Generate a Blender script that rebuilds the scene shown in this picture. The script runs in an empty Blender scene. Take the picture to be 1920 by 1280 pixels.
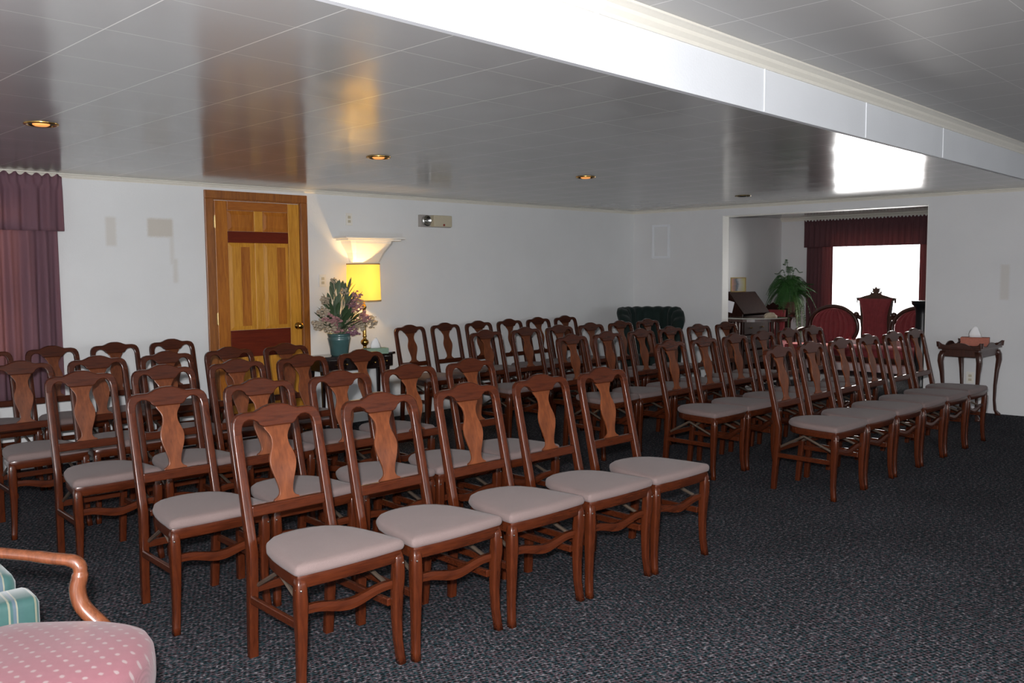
import bpy, bmesh, math, random
from mathutils import Vector, Matrix, Euler
random.seed(7)
S = bpy.context.scene
COL = S.collection
PI = math.pi

# ------------------------------------------------------------------ materials
def newmat(name):
    m = bpy.data.materials.new(name); m.use_nodes = True
    nt = m.node_tree; b = nt.nodes['Principled BSDF']
    return m, nt, b
def N(nt, kind, **kw):
    n = nt.nodes.new(kind)
    for k, v in kw.items():
        if k.startswith('i_'): n.inputs[k[2:].replace('_', ' ')].default_value = v
        else: setattr(n, k, v)
    return n
def L(nt, a, b): nt.links.new(a, b)
def rgb(c): return (c[0], c[1], c[2], 1)
def mathn(nt, op, a, b=None, c=None):
    n = nt.nodes.new('ShaderNodeMath'); n.operation = op
    for i, v in enumerate((a, b, c)):
        if v is None: continue
        if isinstance(v, (int, float)): n.inputs[i].default_value = v
        else: L(nt, v, n.inputs[i])
    return n.outputs[0]
def mixc(nt, fac, a, b):
    n = nt.nodes.new('ShaderNodeMix'); n.data_type = 'RGBA'
    for i, v in ((0, fac), (6, a), (7, b)):
        if isinstance(v, (int, float)): n.inputs[i].default_value = v
        elif isinstance(v, tuple): n.inputs[i].default_value = rgb(v)
        else: L(nt, v, n.inputs[i])
    return n.outputs[2]
def bump(nt, b, h, strength, dist):
    n = N(nt, 'ShaderNodeBump'); n.inputs['Strength'].default_value = strength; n.inputs['Distance'].default_value = dist
    L(nt, h, n.inputs['Height']); L(nt, n.outputs[0], b.inputs['Normal'])
def simple(name, c, rough=.5, metal=0, noise=0, nscale=40, spec=.5, coat=0):
    m, nt, b = newmat(name)
    b.inputs['Base Color'].default_value = rgb(c); b.inputs['Roughness'].default_value = rough
    b.inputs['Metallic'].default_value = metal; b.inputs['Specular IOR Level'].default_value = spec
    b.inputs['Coat Weight'].default_value = coat
    if noise:
        tc = N(nt, 'ShaderNodeTexCoord'); n = N(nt, 'ShaderNodeTexNoise'); n.inputs['Scale'].default_value = nscale; n.inputs['Detail'].default_value = 4
        L(nt, tc.outputs['Object'], n.inputs['Vector'])
        L(nt, mixc(nt, n.outputs[0], tuple(x * (1 - noise) for x in c), tuple(min(1, x * (1 + noise)) for x in c)), b.inputs['Base Color'])
        bump(nt, b, n.outputs[0], .15, .01)
    return m
def wood(name, c1, c2, rough=.3, scale=(14, 14, 1.6), coat=.35, bmp=.05, spec=.5):
    m, nt, b = newmat(name)
    tc = N(nt, 'ShaderNodeTexCoord'); mp = N(nt, 'ShaderNodeMapping'); mp.inputs['Scale'].default_value = scale
    L(nt, tc.outputs['Object'], mp.inputs['Vector'])
    n1 = N(nt, 'ShaderNodeTexNoise'); n1.inputs['Scale'].default_value = 2.2; n1.inputs['Detail'].default_value = 6; n1.inputs['Distortion'].default_value = 1.3
    n2 = N(nt, 'ShaderNodeTexNoise'); n2.inputs['Scale'].default_value = 11; n2.inputs['Detail'].default_value = 5; n2.inputs['Distortion'].default_value = .5
    L(nt, mp.outputs[0], n1.inputs['Vector']); L(nt, mp.outputs[0], n2.inputs['Vector'])
    f = mathn(nt, 'ADD', mathn(nt, 'MULTIPLY', n1.outputs[0], .65), mathn(nt, 'MULTIPLY', n2.outputs[0], .35))
    r = N(nt, 'ShaderNodeValToRGB'); r.color_ramp.elements[0].position = .36; r.color_ramp.elements[1].position = .66
    r.color_ramp.elements[0].color = rgb(c1); r.color_ramp.elements[1].color = rgb(c2)
    L(nt, f, r.inputs[0]); L(nt, r.outputs[0], b.inputs['Base Color'])
    b.inputs['Roughness'].default_value = rough; b.inputs['Coat Weight'].default_value = coat; b.inputs['Coat Roughness'].default_value = .12
    b.inputs['Specular IOR Level'].default_value = spec
    if bmp: bump(nt, b, f, bmp, .004)
    return m
def fabric(name, c1, c2, scale=420, rough=.95, sheen=.3, fold=0):
    m, nt, b = newmat(name)
    tc = N(nt, 'ShaderNodeTexCoord')
    n = N(nt, 'ShaderNodeTexNoise'); n.inputs['Scale'].default_value = scale; n.inputs['Detail'].default_value = 2
    n2 = N(nt, 'ShaderNodeTexNoise'); n2.inputs['Scale'].default_value = 9; n2.inputs['Detail'].default_value = 3
    L(nt, tc.outputs['Object'], n.inputs['Vector']); L(nt, tc.outputs['Object'], n2.inputs['Vector'])
    f = mathn(nt, 'ADD', mathn(nt, 'MULTIPLY', n.outputs[0], .7), mathn(nt, 'MULTIPLY', n2.outputs[0], .3))
    L(nt, mixc(nt, f, c1, c2), b.inputs['Base Color']); b.inputs['Roughness'].default_value = rough
    b.inputs['Sheen Weight'].default_value = sheen; b.inputs['Specular IOR Level'].default_value = .2
    bump(nt, b, n.outputs[0], .25, .0015)
    return m

M = {}
M['chair_wood'] = wood('chair_wood', (.032, .0066, .0023), (.068, .0148, .0046), .27, (20, 20, 2.0), .10, .05, .32)
M['rail_wood'] = wood('rail_wood', (.032, .0066, .0023), (.068, .0148, .0046), .27, (2.0, 20, 20), .10, .05, .32)
M['splat_wood'] = wood('splat_wood', (.072, .018, .0056), (.150, .042, .0130), .38, (9, 9, 1.6), .05, .05, .32)
M['seat_fabric'] = fabric('seat_fabric', (.108, .078, .073), (.180, .134, .128), 420, .95, .08)
M['brace_metal'] = simple('brace_metal', (.16, .12, .09), .35, .7)
M['desk_wood'] = wood('desk_wood', (.012, .004, .003), (.026, .009, .006), .7, (16, 16, 2), 0, .02, .05)
M['screw'] = simple('screw', (.6, .55, .5), .25, 1)
M['dark_wood'] = wood('dark_wood', (.030, .010, .007), (.065, .022, .013), .3, (16, 16, 2), .3)
M['black_wood'] = wood('black_wood', (.007, .004, .004), (.018, .009, .008), .18, (16, 16, 2), .5, .02)
M['arm_wood'] = wood('arm_wood', (.085, .026, .011), (.150, .050, .021), .25, (18, 18, 2.5), .4)
M['casing_wood'] = wood('casing_wood', (.18, .055, .010), (.31, .110, .018), .35, (16, 16, 1.4), .12)
M['door_orange'] = wood('door_orange', (.26, .078, .010), (.42, .150, .018), .32, (14, 14, 1.3), .06, .05, .3)
M['door_orange_rail'] = wood('door_orange_rail', (.25, .075, .012), (.38, .13, .022), .32, (1.4, 14, 14), .06, .05, .3)
M['door_honey'] = wood('door_honey', (.40, .165, .016), (.60, .29, .040), .32, (14, 14, 1.0), .06, .05, .3)
M['door_red'] = wood('door_red', (.090, .011, .004), (.14, .019, .006), .5, (1.4, 14, 14), 0, .05, .15)
M['wall_black'] = simple('black', (.006, .006, .007), .35)
M['brass'] = simple('brass', (.55, .33, .09), .22, 1)
M['antique_brass'] = simple('antique_brass', (.20, .14, .06), .3, 1)
M['steel'] = simple('steel', (.6, .6, .58), .25, 1)
M['white_plaster'] = simple('white_plaster', (.78, .77, .73), .5, noise=.03)
M['cream_trim'] = simple('cream_trim', (.72, .69, .61), .35, noise=.03)
M['plastic_white'] = simple('plastic_white', (.72, .70, .64), .3)
M['plastic_beige'] = simple('plastic_beige', (.50, .45, .33), .4, noise=.05)
M['grey_box'] = simple('grey_box', (.34, .32, .30), .4)
M['red_lens'] = simple('red_lens', (.22, .02, .01), .3)
M['tissue'] = simple('tissue', (.85, .85, .86), .9)
M['tissue_box_green'] = simple('tissue_box_green', (.20, .30, .22), .6, noise=.15, nscale=60)
M['tissue_box_orange'] = simple('tissue_box_orange', (.33, .085, .045), .6, noise=.35, nscale=70)
M['vase_glaze'] = simple('vase_glaze', (.055, .115, .115), .18, noise=.25, nscale=14, coat=.5)
M['leaf_dusty'] = simple('leaf_dusty', (.10, .14, .085), .6, noise=.3, nscale=12)
M['leaf_dark'] = simple('leaf_dark', (.045, .085, .035), .6, noise=.3, nscale=12)
M['petal_pink'] = simple('petal_pink', (.40, .20, .20), .8, noise=.25, nscale=50)
M['petal_cream'] = simple('petal_cream', (.40, .33, .24), .8, noise=.25, nscale=50)
M['petal_mauve'] = simple('petal_mauve', (.25, .12, .16), .8, noise=.25, nscale=50)
M['fern'] = simple('fern', (.028, .105, .02), .5, noise=.45, nscale=8)
M['fern_pale'] = simple('fern_pale', (.09, .17, .04), .5, noise=.4, nscale=8)
M['pot'] = simple('pot', (.10, .045, .03), .6)
M['green_velvet'] = fabric('green_velvet', (.003, .009, .008), (.009, .020, .017), 300, .8, .08)
M['paper'] = simple('paper', (.75, .74, .78), .8)
M['glass_top'] = simple('glass_top', (.35, .34, .30), .06, spec=.8, coat=1)
M['bulb_cap'] = simple('bulb_cap', (.02, .018, .015), .5)

def velvet():
    m, nt, b = newmat('red_velvet')
    tc = N(nt, 'ShaderNodeTexCoord'); n = N(nt, 'ShaderNodeTexNoise'); n.inputs['Scale'].default_value = 25; n.inputs['Detail'].default_value = 4
    L(nt, tc.outputs['Object'], n.inputs['Vector'])
    L(nt, mixc(nt, n.outputs[0], (.14, .012, .016), (.26, .03, .035)), b.inputs['Base Color'])
    b.inputs['Roughness'].default_value = .8; b.inputs['Sheen Weight'].default_value = .6; b.inputs['Sheen Tint'].default_value = rgb((1, .35, .35))
    return m
M['velvet'] = velvet()

def carpet():
    """dark loop-pile carpet: a lattice of loops around small dark hollows, yarn in muted slate, teal and rose"""
    m, nt, b = newmat('carpet_loop')
    g = N(nt, 'ShaderNodeNewGeometry'); mp = N(nt, 'ShaderNodeMapping')
    mp.inputs['Scale'].default_value = (1, 1.25, 1); mp.inputs['Rotation'].default_value = (0, 0, math.radians(24))
    L(nt, g.outputs['Position'], mp.inputs['Vector'])
    v = N(nt, 'ShaderNodeTexVoronoi'); v.inputs['Scale'].default_value = 52; v.inputs['Randomness'].default_value = .38
    L(nt, mp.outputs[0], v.inputs['Vector'])
    yn = N(nt, 'ShaderNodeTexNoise'); yn.inputs['Scale'].default_value = 58; yn.inputs['Detail'].default_value = 2; yn.inputs['Roughness'].default_value = .6; L(nt, g.outputs['Position'], yn.inputs['Vector'])
    r = N(nt, 'ShaderNodeValToRGB'); e = r.color_ramp.elements
    cols = [(.34, (.006, .009, .014)), (.43, (.014, .034, .038)), (.49, (.030, .034, .041)), (.54, (.060, .028, .036)), (.59, (.048, .056, .062)), (.66, (.135, .128, .138))]
    e[0].position, e[0].color = cols[0][0], rgb(cols[0][1]); e[1].position, e[1].color = cols[1][0], rgb(cols[1][1])
    for p, c in cols[2:]:
        k = e.new(p); k.color = rgb(c)
    L(nt, yn.outputs[0], r.inputs[0])
    hol = N(nt, 'ShaderNodeMapRange'); hol.inputs[1].default_value = .20; hol.inputs[2].default_value = .48; hol.inputs[3].default_value = .18; hol.inputs[4].default_value = 1.15
    L(nt, v.outputs['Distance'], hol.inputs[0])
    big = N(nt, 'ShaderNodeTexNoise'); big.inputs['Scale'].default_value = 1.6; big.inputs['Detail'].default_value = 4
    L(nt, g.outputs['Position'], big.inputs['Vector'])
    dark = mathn(nt, 'MULTIPLY_ADD', big.outputs[0], .8, .55)
    mul = N(nt, 'ShaderNodeVectorMath', operation='SCALE'); L(nt, r.outputs[0], mul.inputs[0]); L(nt, mathn(nt, 'MULTIPLY', dark, hol.outputs[0]), mul.inputs['Scale'])
    L(nt, mul.outputs[0], b.inputs['Base Color'])
    b.inputs['Roughness'].default_value = 1; b.inputs['Specular IOR Level'].default_value = .1
    bump(nt, b, mathn(nt, 'ADD', hol.outputs[0], mathn(nt, 'MULTIPLY', yn.outputs[0], .6)), .9, .005)
    return m
M['carpet'] = carpet()

def ceiling_mat(name, x0, dx, y0, dy, c=(.43, .43, .425), bs=.2, ro=.165):
    m, nt, b = newmat(name)
    g = N(nt, 'ShaderNodeNewGeometry'); sp = N(nt, 'ShaderNodeSeparateXYZ'); L(nt, g.outputs['Position'], sp.inputs[0])
    def line(o, o0, d, w):
        f = mathn(nt, 'FRACT', mathn(nt, 'DIVIDE', mathn(nt, 'SUBTRACT', o, o0 - 50 * d), d))
        dd = mathn(nt, 'MINIMUM', f, mathn(nt, 'SUBTRACT', 1, f))
        return mathn(nt, 'LESS_THAN', dd, w / d)
    lx = line(sp.outputs[0], x0, dx, .0024); ly = line(sp.outputs[1], y0, dy, .0018)
    nz = N(nt, 'ShaderNodeTexNoise'); nz.inputs['Scale'].default_value = 1.7; nz.inputs['Detail'].default_value = 2; L(nt, g.outputs['Position'], nz.inputs['Vector'])
    ly = mathn(nt, 'MULTIPLY', ly, mathn(nt, 'MULTIPLY', nz.outputs[0], 1.1))
    ln = mathn(nt, 'MAXIMUM', mathn(nt, 'MULTIPLY', lx, .9), ly)
    # faint dirt in the paint
    nd = N(nt, 'ShaderNodeTexNoise'); nd.inputs['Scale'].default_value = 3; nd.inputs['Detail'].default_value = 5; L(nt, g.outputs['Position'], nd.inputs['Vector'])
    base = mixc(nt, nd.outputs[0], tuple(x * .93 for x in c), tuple(x * 1.05 for x in c))
    L(nt, mixc(nt, ln, base, (.86, .85, .82)), b.inputs['Base Color'])
    b.inputs['Roughness'].default_value = ro; b.inputs['Specular IOR Level'].default_value = .62
    # gentle sag of every tile
    cx = mathn(nt, 'SINE', mathn(nt, 'MULTIPLY', mathn(nt, 'SUBTRACT', sp.outputs[0], x0), 2 * PI / dx))
    cy = mathn(nt, 'SINE', mathn(nt, 'MULTIPLY', mathn(nt, 'SUBTRACT', sp.outputs[1], y0), 2 * PI / dy))
    hh = mathn(nt, 'ADD', mathn(nt, 'MULTIPLY', mathn(nt, 'ADD', cx, cy), .15), mathn(nt, 'MULTIPLY', nz.outputs[0], 1.0))
    bump(nt, b, hh, bs, .012)
    return m
M['ceiling_low'] = ceiling_mat('ceiling_low', 1.185, .4265, 2.505, .444)
M['ceiling_high'] = ceiling_mat('ceiling_high', 3.45, .4400, .62, .444, (.44, .435, .425), .12, .42)

def wall_mat(name, c=(.70, .71, .71), stains=()):
    m, nt, b = newmat(name)
    g = N(nt, 'ShaderNodeNewGeometry'); sp = N(nt, 'ShaderNodeSeparateXYZ'); L(nt, g.outputs['Position'], sp.inputs[0])
    n = N(nt, 'ShaderNodeTexNoise'); n.inputs['Scale'].default_value = 2.2; n.inputs['Detail'].default_value = 5; L(nt, g.outputs['Position'], n.inputs['Vector'])
    n2 = N(nt, 'ShaderNodeTexNoise'); n2.inputs['Scale'].default_value = 90; n2.inputs['Detail'].default_value = 2; L(nt, g.outputs['Position'], n2.inputs['Vector'])
    col = mixc(nt, n.outputs[0], tuple(x * .93 for x in c), tuple(min(1, x * 1.06) for x in c))
    fac = None
    for (ax, a0, a1, z0, z1, k) in stains:
        o = sp.outputs[ax]
        def rng(s, lo, hi, soft=.012):
            wob = mathn(nt, 'MULTIPLY_ADD', n2.outputs[0], .02, -.01)
            s = mathn(nt, 'ADD', s, wob)
            u = N(nt, 'ShaderNodeMapRange'); u.inputs[1].default_value = lo - soft; u.inputs[2].default_value = lo + soft; L(nt, s, u.inputs[0])
            w = N(nt, 'ShaderNodeMapRange'); w.inputs[1].default_value = hi + soft; w.inputs[2].default_value = hi - soft; L(nt, s, w.inputs[0])
            return mathn(nt, 'MULTIPLY', u.outputs[0], w.outputs[0])
        f = mathn(nt, 'MULTIPLY', mathn(nt, 'MULTIPLY', rng(o, a0, a1), rng(sp.outputs[2], z0, z1)), k)
        fac = f if fac is None else mathn(nt, 'MAXIMUM', fac, f)
    if fac is not None: col = mixc(nt, fac, col, (.46, .39, .29))
    L(nt, col, b.inputs['Base Color']); b.inputs['Roughness'].default_value = .65; b.inputs['Specular IOR Level'].default_value = .3
    bump(nt, b, n2.outputs[0], .25, .003)
    return m
M['wall_paint'] = wall_mat('wall_paint')
M['wall_stained'] = wall_mat('wall_stained', stains=[(0, 2.84, 2.92, 1.70, 1.93, .35), (0, 3.17, 3.38, 1.78, 1.93, .55), (0, 3.35, 3.385, 1.55, 1.8, .25), (0, 3.37, 3.41, 1.40, 1.60, .3), (0, 5.0, 5.75, 1.82, 1.87, .15)])
M['wall_right'] = wall_mat('wall_right_paint', c=(.65, .655, .66), stains=[(1, 2.52, 2.60, 1.15, 1.5, .28)])
M['soffit'] = wall_mat('soffit_paint', c=(.72, .74, .77))

def curtain_mat(name, c, back, k):
    m, nt, b = newmat(name)
    tc = N(nt, 'ShaderNodeTexCoord'); n = N(nt, 'ShaderNodeTexNoise'); n.inputs['Scale'].default_value = 160; L(nt, tc.outputs['Object'], n.inputs['Vector'])
    L(nt, mixc(nt, n.outputs[0], tuple(x * .85 for x in c), tuple(x * 1.15 for x in c)), b.inputs['Base Color'])
    b.inputs['Roughness'].default_value = .9
    t = N(nt, 'ShaderNodeBsdfTranslucent'); t.inputs[0].default_value = rgb(back)
    mx = N(nt, 'ShaderNodeMixShader'); mx.inputs[0].default_value = k
    L(nt, b.outputs[0], mx.inputs[1]); L(nt, t.outputs[0], mx.inputs[2])
    L(nt, mx.outputs[0], nt.nodes['Material Output'].inputs[0])
    return m
M['curtain_plum'] = curtain_mat('curtain_plum', (.172, .098, .128), (.80, .44, .34), .34)
M['curtain_wine'] = curtain_mat('curtain_wine', (.115, .050, .058), (.30, .13, .12), .30)

def emit(name, c, s):
    m, nt, b = newmat(name)
    b.inputs['Base Color'].default_value = rgb(c); b.inputs['Emission Color'].default_value = rgb(c); b.inputs['Emission Strength'].default_value = s
    return m
M['downlight_glow'] = emit('downlight_glow', (1, .38, .10), .7)
def shade_mat():
    m, nt, b = newmat('lamp_shade_cloth')
    b.inputs['Base Color'].default_value = rgb((.8, .62, .25)); b.inputs['Roughness'].default_value = .8; b.inputs['Emission Color'].default_value = rgb((1, .70, .16)); b.inputs['Emission Strength'].default_value = .95
    t = N(nt, 'ShaderNodeBsdfTranslucent'); t.inputs[0].default_value = rgb((1.0, .88, .45))
    mx = N(nt, 'ShaderNodeMixShader'); mx.inputs[0].default_value = .75
    L(nt, b.outputs[0], mx.inputs[1]); L(nt, t.outputs[0], mx.inputs[2])
    L(nt, mx.outputs[0], nt.nodes['Material Output'].inputs[0])
    return m
M['shade'] = shade_mat()
M['shade_trim'] = simple('shade_trim', (.45, .30, .12), .8)

def glass_mat():
    m, nt, b = newmat('window_glass')
    tr = N(nt, 'ShaderNodeBsdfTransparent'); gl = N(nt, 'ShaderNodeBsdfGlossy'); gl.inputs['Roughness'].default_value = .03
    fr = N(nt, 'ShaderNodeFresnel'); fr.inputs[0].default_value = 1.45
    mx = N(nt, 'ShaderNodeMixShader'); L(nt, fr.outputs[0], mx.inputs[0]); L(nt, tr.outputs[0], mx.inputs[1]); L(nt, gl.outputs[0], mx.inputs[2])
    L(nt, mx.outputs[0], nt.nodes['Material Output'].inputs[0])
    return m
M['glass'] = glass_mat()

def pink_damask():
    m, nt, b = newmat('pink_dotted_satin')
    tc = N(nt, 'ShaderNodeTexCoord'); mp = N(nt, 'ShaderNodeMapping'); mp.inputs['Rotation'].default_value = (0, 0, math.radians(45))
    L(nt, tc.outputs['Object'], mp.inputs['Vector'])
    v = N(nt, 'ShaderNodeTexVoronoi'); v.voronoi_dimensions = '2D'; v.inputs['Scale'].default_value = 27; v.inputs['Randomness'].default_value = .04
    L(nt, mp.outputs[0], v.inputs['Vector'])
    n = N(nt, 'ShaderNodeTexNoise'); n.inputs['Scale'].default_value = 160; L(nt, tc.outputs['Object'], n.inputs['Vector'])
    d = mathn(nt, 'ADD', v.outputs['Distance'], mathn(nt, 'MULTIPLY', n.outputs[0], .14))
    dot = N(nt, 'ShaderNodeMapRange'); dot.inputs[1].default_value = .27; dot.inputs[2].default_value = .19; L(nt, d, dot.inputs[0])
    fine = N(nt, 'ShaderNodeTexWave'); fine.inputs['Scale'].default_value = 200; fine.bands_direction = 'Y'; L(nt, tc.outputs['Object'], fine.inputs['Vector'])
    base = mixc(nt, fine.outputs[0], (.128, .050, .061), (.170, .070, .084))
    L(nt, mixc(nt, dot.outputs[0], base, (.19, .145, .145)), b.inputs['Base Color'])
    b.inputs['Roughness'].default_value = .42; b.inputs['Sheen Weight'].default_value = .1; b.inputs['Anisotropic'].default_value = .4
    return m
M['pink'] = pink_damask()
def teal_stripe():
    m, nt, b = newmat('teal_striped_brocade')
    tc = N(nt, 'ShaderNodeTexCoord'); sp = N(nt, 'ShaderNodeSeparateXYZ'); L(nt, tc.outputs['Object'], sp.inputs[0])
    f = mathn(nt, 'FRACT', mathn(nt, 'MULTIPLY', mathn(nt, 'ADD', sp.outputs[0], 5), 1 / .075))
    r = N(nt, 'ShaderNodeValToRGB'); r.color_ramp.interpolation = 'CONSTANT'; e = r.color_ramp.elements
    for p, c in [(0, (.012, .058, .053)), (.42, (.20, .18, .12)), (.50, (.016, .06, .057)), (.60, (.055, .075, .11)), (.72, (.21, .19, .135)), (.78, (.012, .055, .053))]:
        if p == 0: e[0].position = 0; e[0].color = rgb(c)
        elif p == .42: e[1].position = p; e[1].color = rgb(c)
        else: k = e.new(p); k.color = rgb(c)
    L(nt, f, r.inputs[0])
    n = N(nt, 'ShaderNodeTexNoise'); n.inputs['Scale'].default_value = 45; n.inputs['Detail'].default_value = 4; L(nt, tc.outputs['Object'], n.inputs['Vector'])
    L(nt, mixc(nt, mathn(nt, 'MULTIPLY', n.outputs[0], .5), r.outputs[0], (.035, .095, .088)), b.inputs['Base Color'])
    b.inputs['Roughness'].default_value = .6; b.inputs['Sheen Weight'].default_value = .3
    return m
M['teal'] = teal_stripe()
def picture_mat():
    m, nt, b = newmat('small_picture_print')
    tc = N(nt, 'ShaderNodeTexCoord'); sp = N(nt, 'ShaderNodeSeparateXYZ'); L(nt, tc.outputs['Generated'], sp.inputs[0])
    n = N(nt, 'ShaderNodeTexNoise'); n.inputs['Scale'].default_value = 3; L(nt, tc.outputs['Generated'], n.inputs['Vector'])
    r = N(nt, 'ShaderNodeValToRGB'); e = r.color_ramp.elements
    e[0].position = .1; e[0].color = rgb((.5, .26, .18)); e[1].position = .9; e[1].color = rgb((.42, .38, .16))
    k = e.new(.4); k.color = rgb((.10, .13, .15)); k = e.new(.55); k.color = rgb((.42, .40, .40))
    L(nt, mathn(nt, 'ADD', mathn(nt, 'MULTIPLY', sp.outputs[0], .9), mathn(nt, 'MULTIPLY_ADD', n.outputs[0], .3, -.1)), r.inputs[0]); L(nt, r.outputs[0], b.inputs['Base Color'])
    return m
M['picture'] = picture_mat()

# ------------------------------------------------------------------ geometry helpers
def link(o, parent=None):
    COL.objects.link(o)
    if parent is not None: o.parent = parent
    return o
def obj(name, bm, mat, parent=None, smooth=False, loc=None, rz=0, angle=None):
    bmesh.ops.recalc_face_normals(bm, faces=bm.faces)
    me = bpy.data.meshes.new(name); bm.to_mesh(me); bm.free()
    me.materials.append(M[mat] if isinstance(mat, str) else mat)
    if smooth:
        for p in me.polygons: p.use_smooth = True
        if angle:
            try: me.set_sharp_from_angle(angle=math.radians(angle))
            except Exception: pass
    o = bpy.data.objects.new(name, me)
    if loc: o.location = loc
    o.rotation_euler = (0, 0, rz)
    return link(o, parent)
def thing(name, label, cat, loc=(0, 0, 0), rz=0, group=None):
    o = bpy.data.objects.new(name, None); o.empty_display_size = .1
    o.location = loc; o.rotation_euler = (0, 0, rz); link(o)
    return tag(o, label, cat, group)
def tag(o, label, cat, group=None):
    o['label'] = label; o['category'] = cat
    if group: o['group'] = group
    return o
def struct(o): o['kind'] = 'structure'; return o
def B(): return bmesh.new()
def box(bm, c, s, rz=0, bev=0, rot=None):
    r = bmesh.ops.create_cube(bm, size=1)
    vs = r['verts']
    bmesh.ops.scale(bm, vec=s, verts=vs)
    if bev:
        es = list({e for v in vs for e in v.link_edges})
        rr = bmesh.ops.bevel(bm, geom=es, offset=bev, segments=2, affect='EDGES', profile=.5)
        vs = list({v for f in rr['faces'] for v in f.verts} | set(v for v in vs if v.is_valid))
    m = rot.to_matrix().to_4x4() if rot else Matrix.Rotation(rz, 4, 'Z')
    bmesh.ops.transform(bm, matrix=Matrix.Translation(c) @ m, verts=vs)
    return bm
def skin(bm, loops, close=True, cap=True):
    rings = [[bm.verts.new(p) for p in lp] for lp in loops]
    n = len(rings[0])
    for a, b in zip(rings, rings[1:]):
        for i in range(n if close else n - 1):
            j = (i + 1) % n
            try: bm.faces.new((a[i], a[j], b[j], b[i]))
            except ValueError: pass
    if cap:
        for r in (rings[0], rings[-1]):
            if len(r) > 2:
                try: bm.faces.new(r)
                except ValueError: pass
    return bm
def sqring(cx, cy, z, wx, wy, r=.3):
    """rounded rectangle in the XY plane, 12 points; wx, wy full widths"""
    hx, hy = wx / 2, wy / 2; q = min(hx, hy) * r
    pts = []
    for sx, sy, a0 in ((1, 1, 0), (-1, 1, 90), (-1, -1, 180), (1, -1, 270)):
        for k in (0, 45, 90):
            a = math.radians(a0 + k)
            pts.append((cx + sx * (hx - q) + q * math.cos(a), cy + sy * (hy - q) + q * math.sin(a), z))
    return pts
def loft(bm, rings, r=.3): return skin(bm, [sqring(*g, r=r) for g in rings])
def lathe(bm, prof, c=(0, 0, 0), n=24):
    return skin(bm, [[(c[0] + r * math.cos(2 * PI * i / n), c[1] + r * math.sin(2 * PI * i / n), c[2] + z) for i in range(n)] for r, z in prof])
def tube(bm, path, rad, n=8, flat=1.0):
    path = [Vector(p) for p in path]; loops = []
    d0 = (path[1] - path[0]).normalized(); b = Vector((0, 0, 1)) if abs(d0.z) < .95 else Vector((1, 0, 0))
    for i, p in enumerate(path):
        d = (path[min(i + 1, len(path) - 1)] - path[max(i - 1, 0)]).normalized()
        a = d.cross(b).normalized(); b = a.cross(d).normalized()
        r = rad[i] if isinstance(rad, (list, tuple)) else rad
        loops.append([p + a * (r * math.cos(2 * PI * k / n)) + b * (r * flat * math.sin(2 * PI * k / n)) for k in range(n)])
    return skin(bm, loops)
def curve_pts(ctrl, n=24):
    """Catmull-Rom through control points"""
    P = [Vector(c) for c in ctrl]; P = [P[0] * 2 - P[1]] + P + [P[-1] * 2 - P[-2]]
    out = []
    seg = len(P) - 3
    for k in range(n + 1):
        t = k / n * seg; i = min(int(t), seg - 1); u = t - i
        a, b, c, d = P[i:i + 4]
        out.append(.5 * ((2 * b) + (c - a) * u + (2 * a - 5 * b + 4 * c - d) * u * u + (3 * b - a - 3 * c + d) * u ** 3))
    return out
def plate(bm, outline, t, fn=None, bev=0):
    """2-D outline (x,z) extruded to thickness t in Y, centred; fn maps (x,y,z)"""
    f = bm.faces.new([bm.verts.new((x, -t / 2, z)) for x, z in outline])
    r = bmesh.ops.extrude_face_region(bm, geom=[f])
    vs = [v for v in r['geom'] if isinstance(v, bmesh.types.BMVert)]
    bmesh.ops.translate(bm, vec=(0, t, 0), verts=vs)
    if bev:
        es = [e for e in bm.edges if len(e.link_faces) == 2 and abs(e.verts[0].co.y - e.verts[1].co.y) < 1e-6]
        bmesh.ops.bevel(bm, geom=es, offset=bev, segments=2, affect='EDGES', profile=.5)
    bmesh.ops.triangulate(bm, faces=[f for f in bm.faces if len(f.verts) > 4])
    if fn:
        for v in bm.verts: v.co = fn(v.co)
    return bm
def mirror_outline(half):
    return half + [(-x, z) for x, z in reversed(half) if abs(x) > 1e-6]
def smooth2(pts, it=2, closed=False):
    for _ in range(it):
        q = [] if closed else [pts[0]]
        n = len(pts)
        for i in range(n if closed else n - 1):
            a, b = pts[i], pts[(i + 1) % n]
            q.append((a[0] * .75 + b[0] * .25, a[1] * .75 + b[1] * .25)); q.append((a[0] * .25 + b[0] * .75, a[1] * .25 + b[1] * .75))
        if not closed: q.append(pts[-1])
        pts = q
    return pts
def copy_tree(o, parent=None):
    c = o.copy(); COL.objects.link(c)
    if parent is not None: c.parent = parent
    for ch in list(o.children): copy_tree(ch, c)
    return c
def cushion(bm, outline, zs):
    """outline [(x,y)], zs [(scale,z)] rings rising to a dome"""
    cx = sum(p[0] for p in outline) / len(outline); cy = sum(p[1] for p in outline) / len(outline)
    return skin(bm, [[(cx + (x - cx) * s, cy + (y - cy) * s, z) for x, y in outline] for s, z in zs])

# ------------------------------------------------------------------ room
ZC, ZH = 2.246, 2.520          # low tiled ceiling, higher ceiling on the near side
A1 = -.0451                    # the long back wall is a little out of square
A2 = .054
def w1(x, d=0): return (x, 7.3401 + x * math.tan(A1) - d, 0)    # point on the back wall at x, d in front of it
def w2(y, d=0): return (9.8701 - y * math.tan(A2) - d, y, 0)    # point on the right wall at y
def wallseg(bm, p, q, z0, z1, t, side):
    p, q = Vector(p), Vector(q); d = (q - p).normalized(); n = Vector((-d.y, d.x, 0)) * t * side
    lo = [(*p.xy, z0), (*q.xy, z0), (*(q + n).xy, z0), (*(p + n).xy, z0)]
    hi = [(*p.xy, z1), (*q.xy, z1), (*(q + n).xy, z1), (*(p + n).xy, z1)]
    return skin(bm, [lo, hi])

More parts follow.
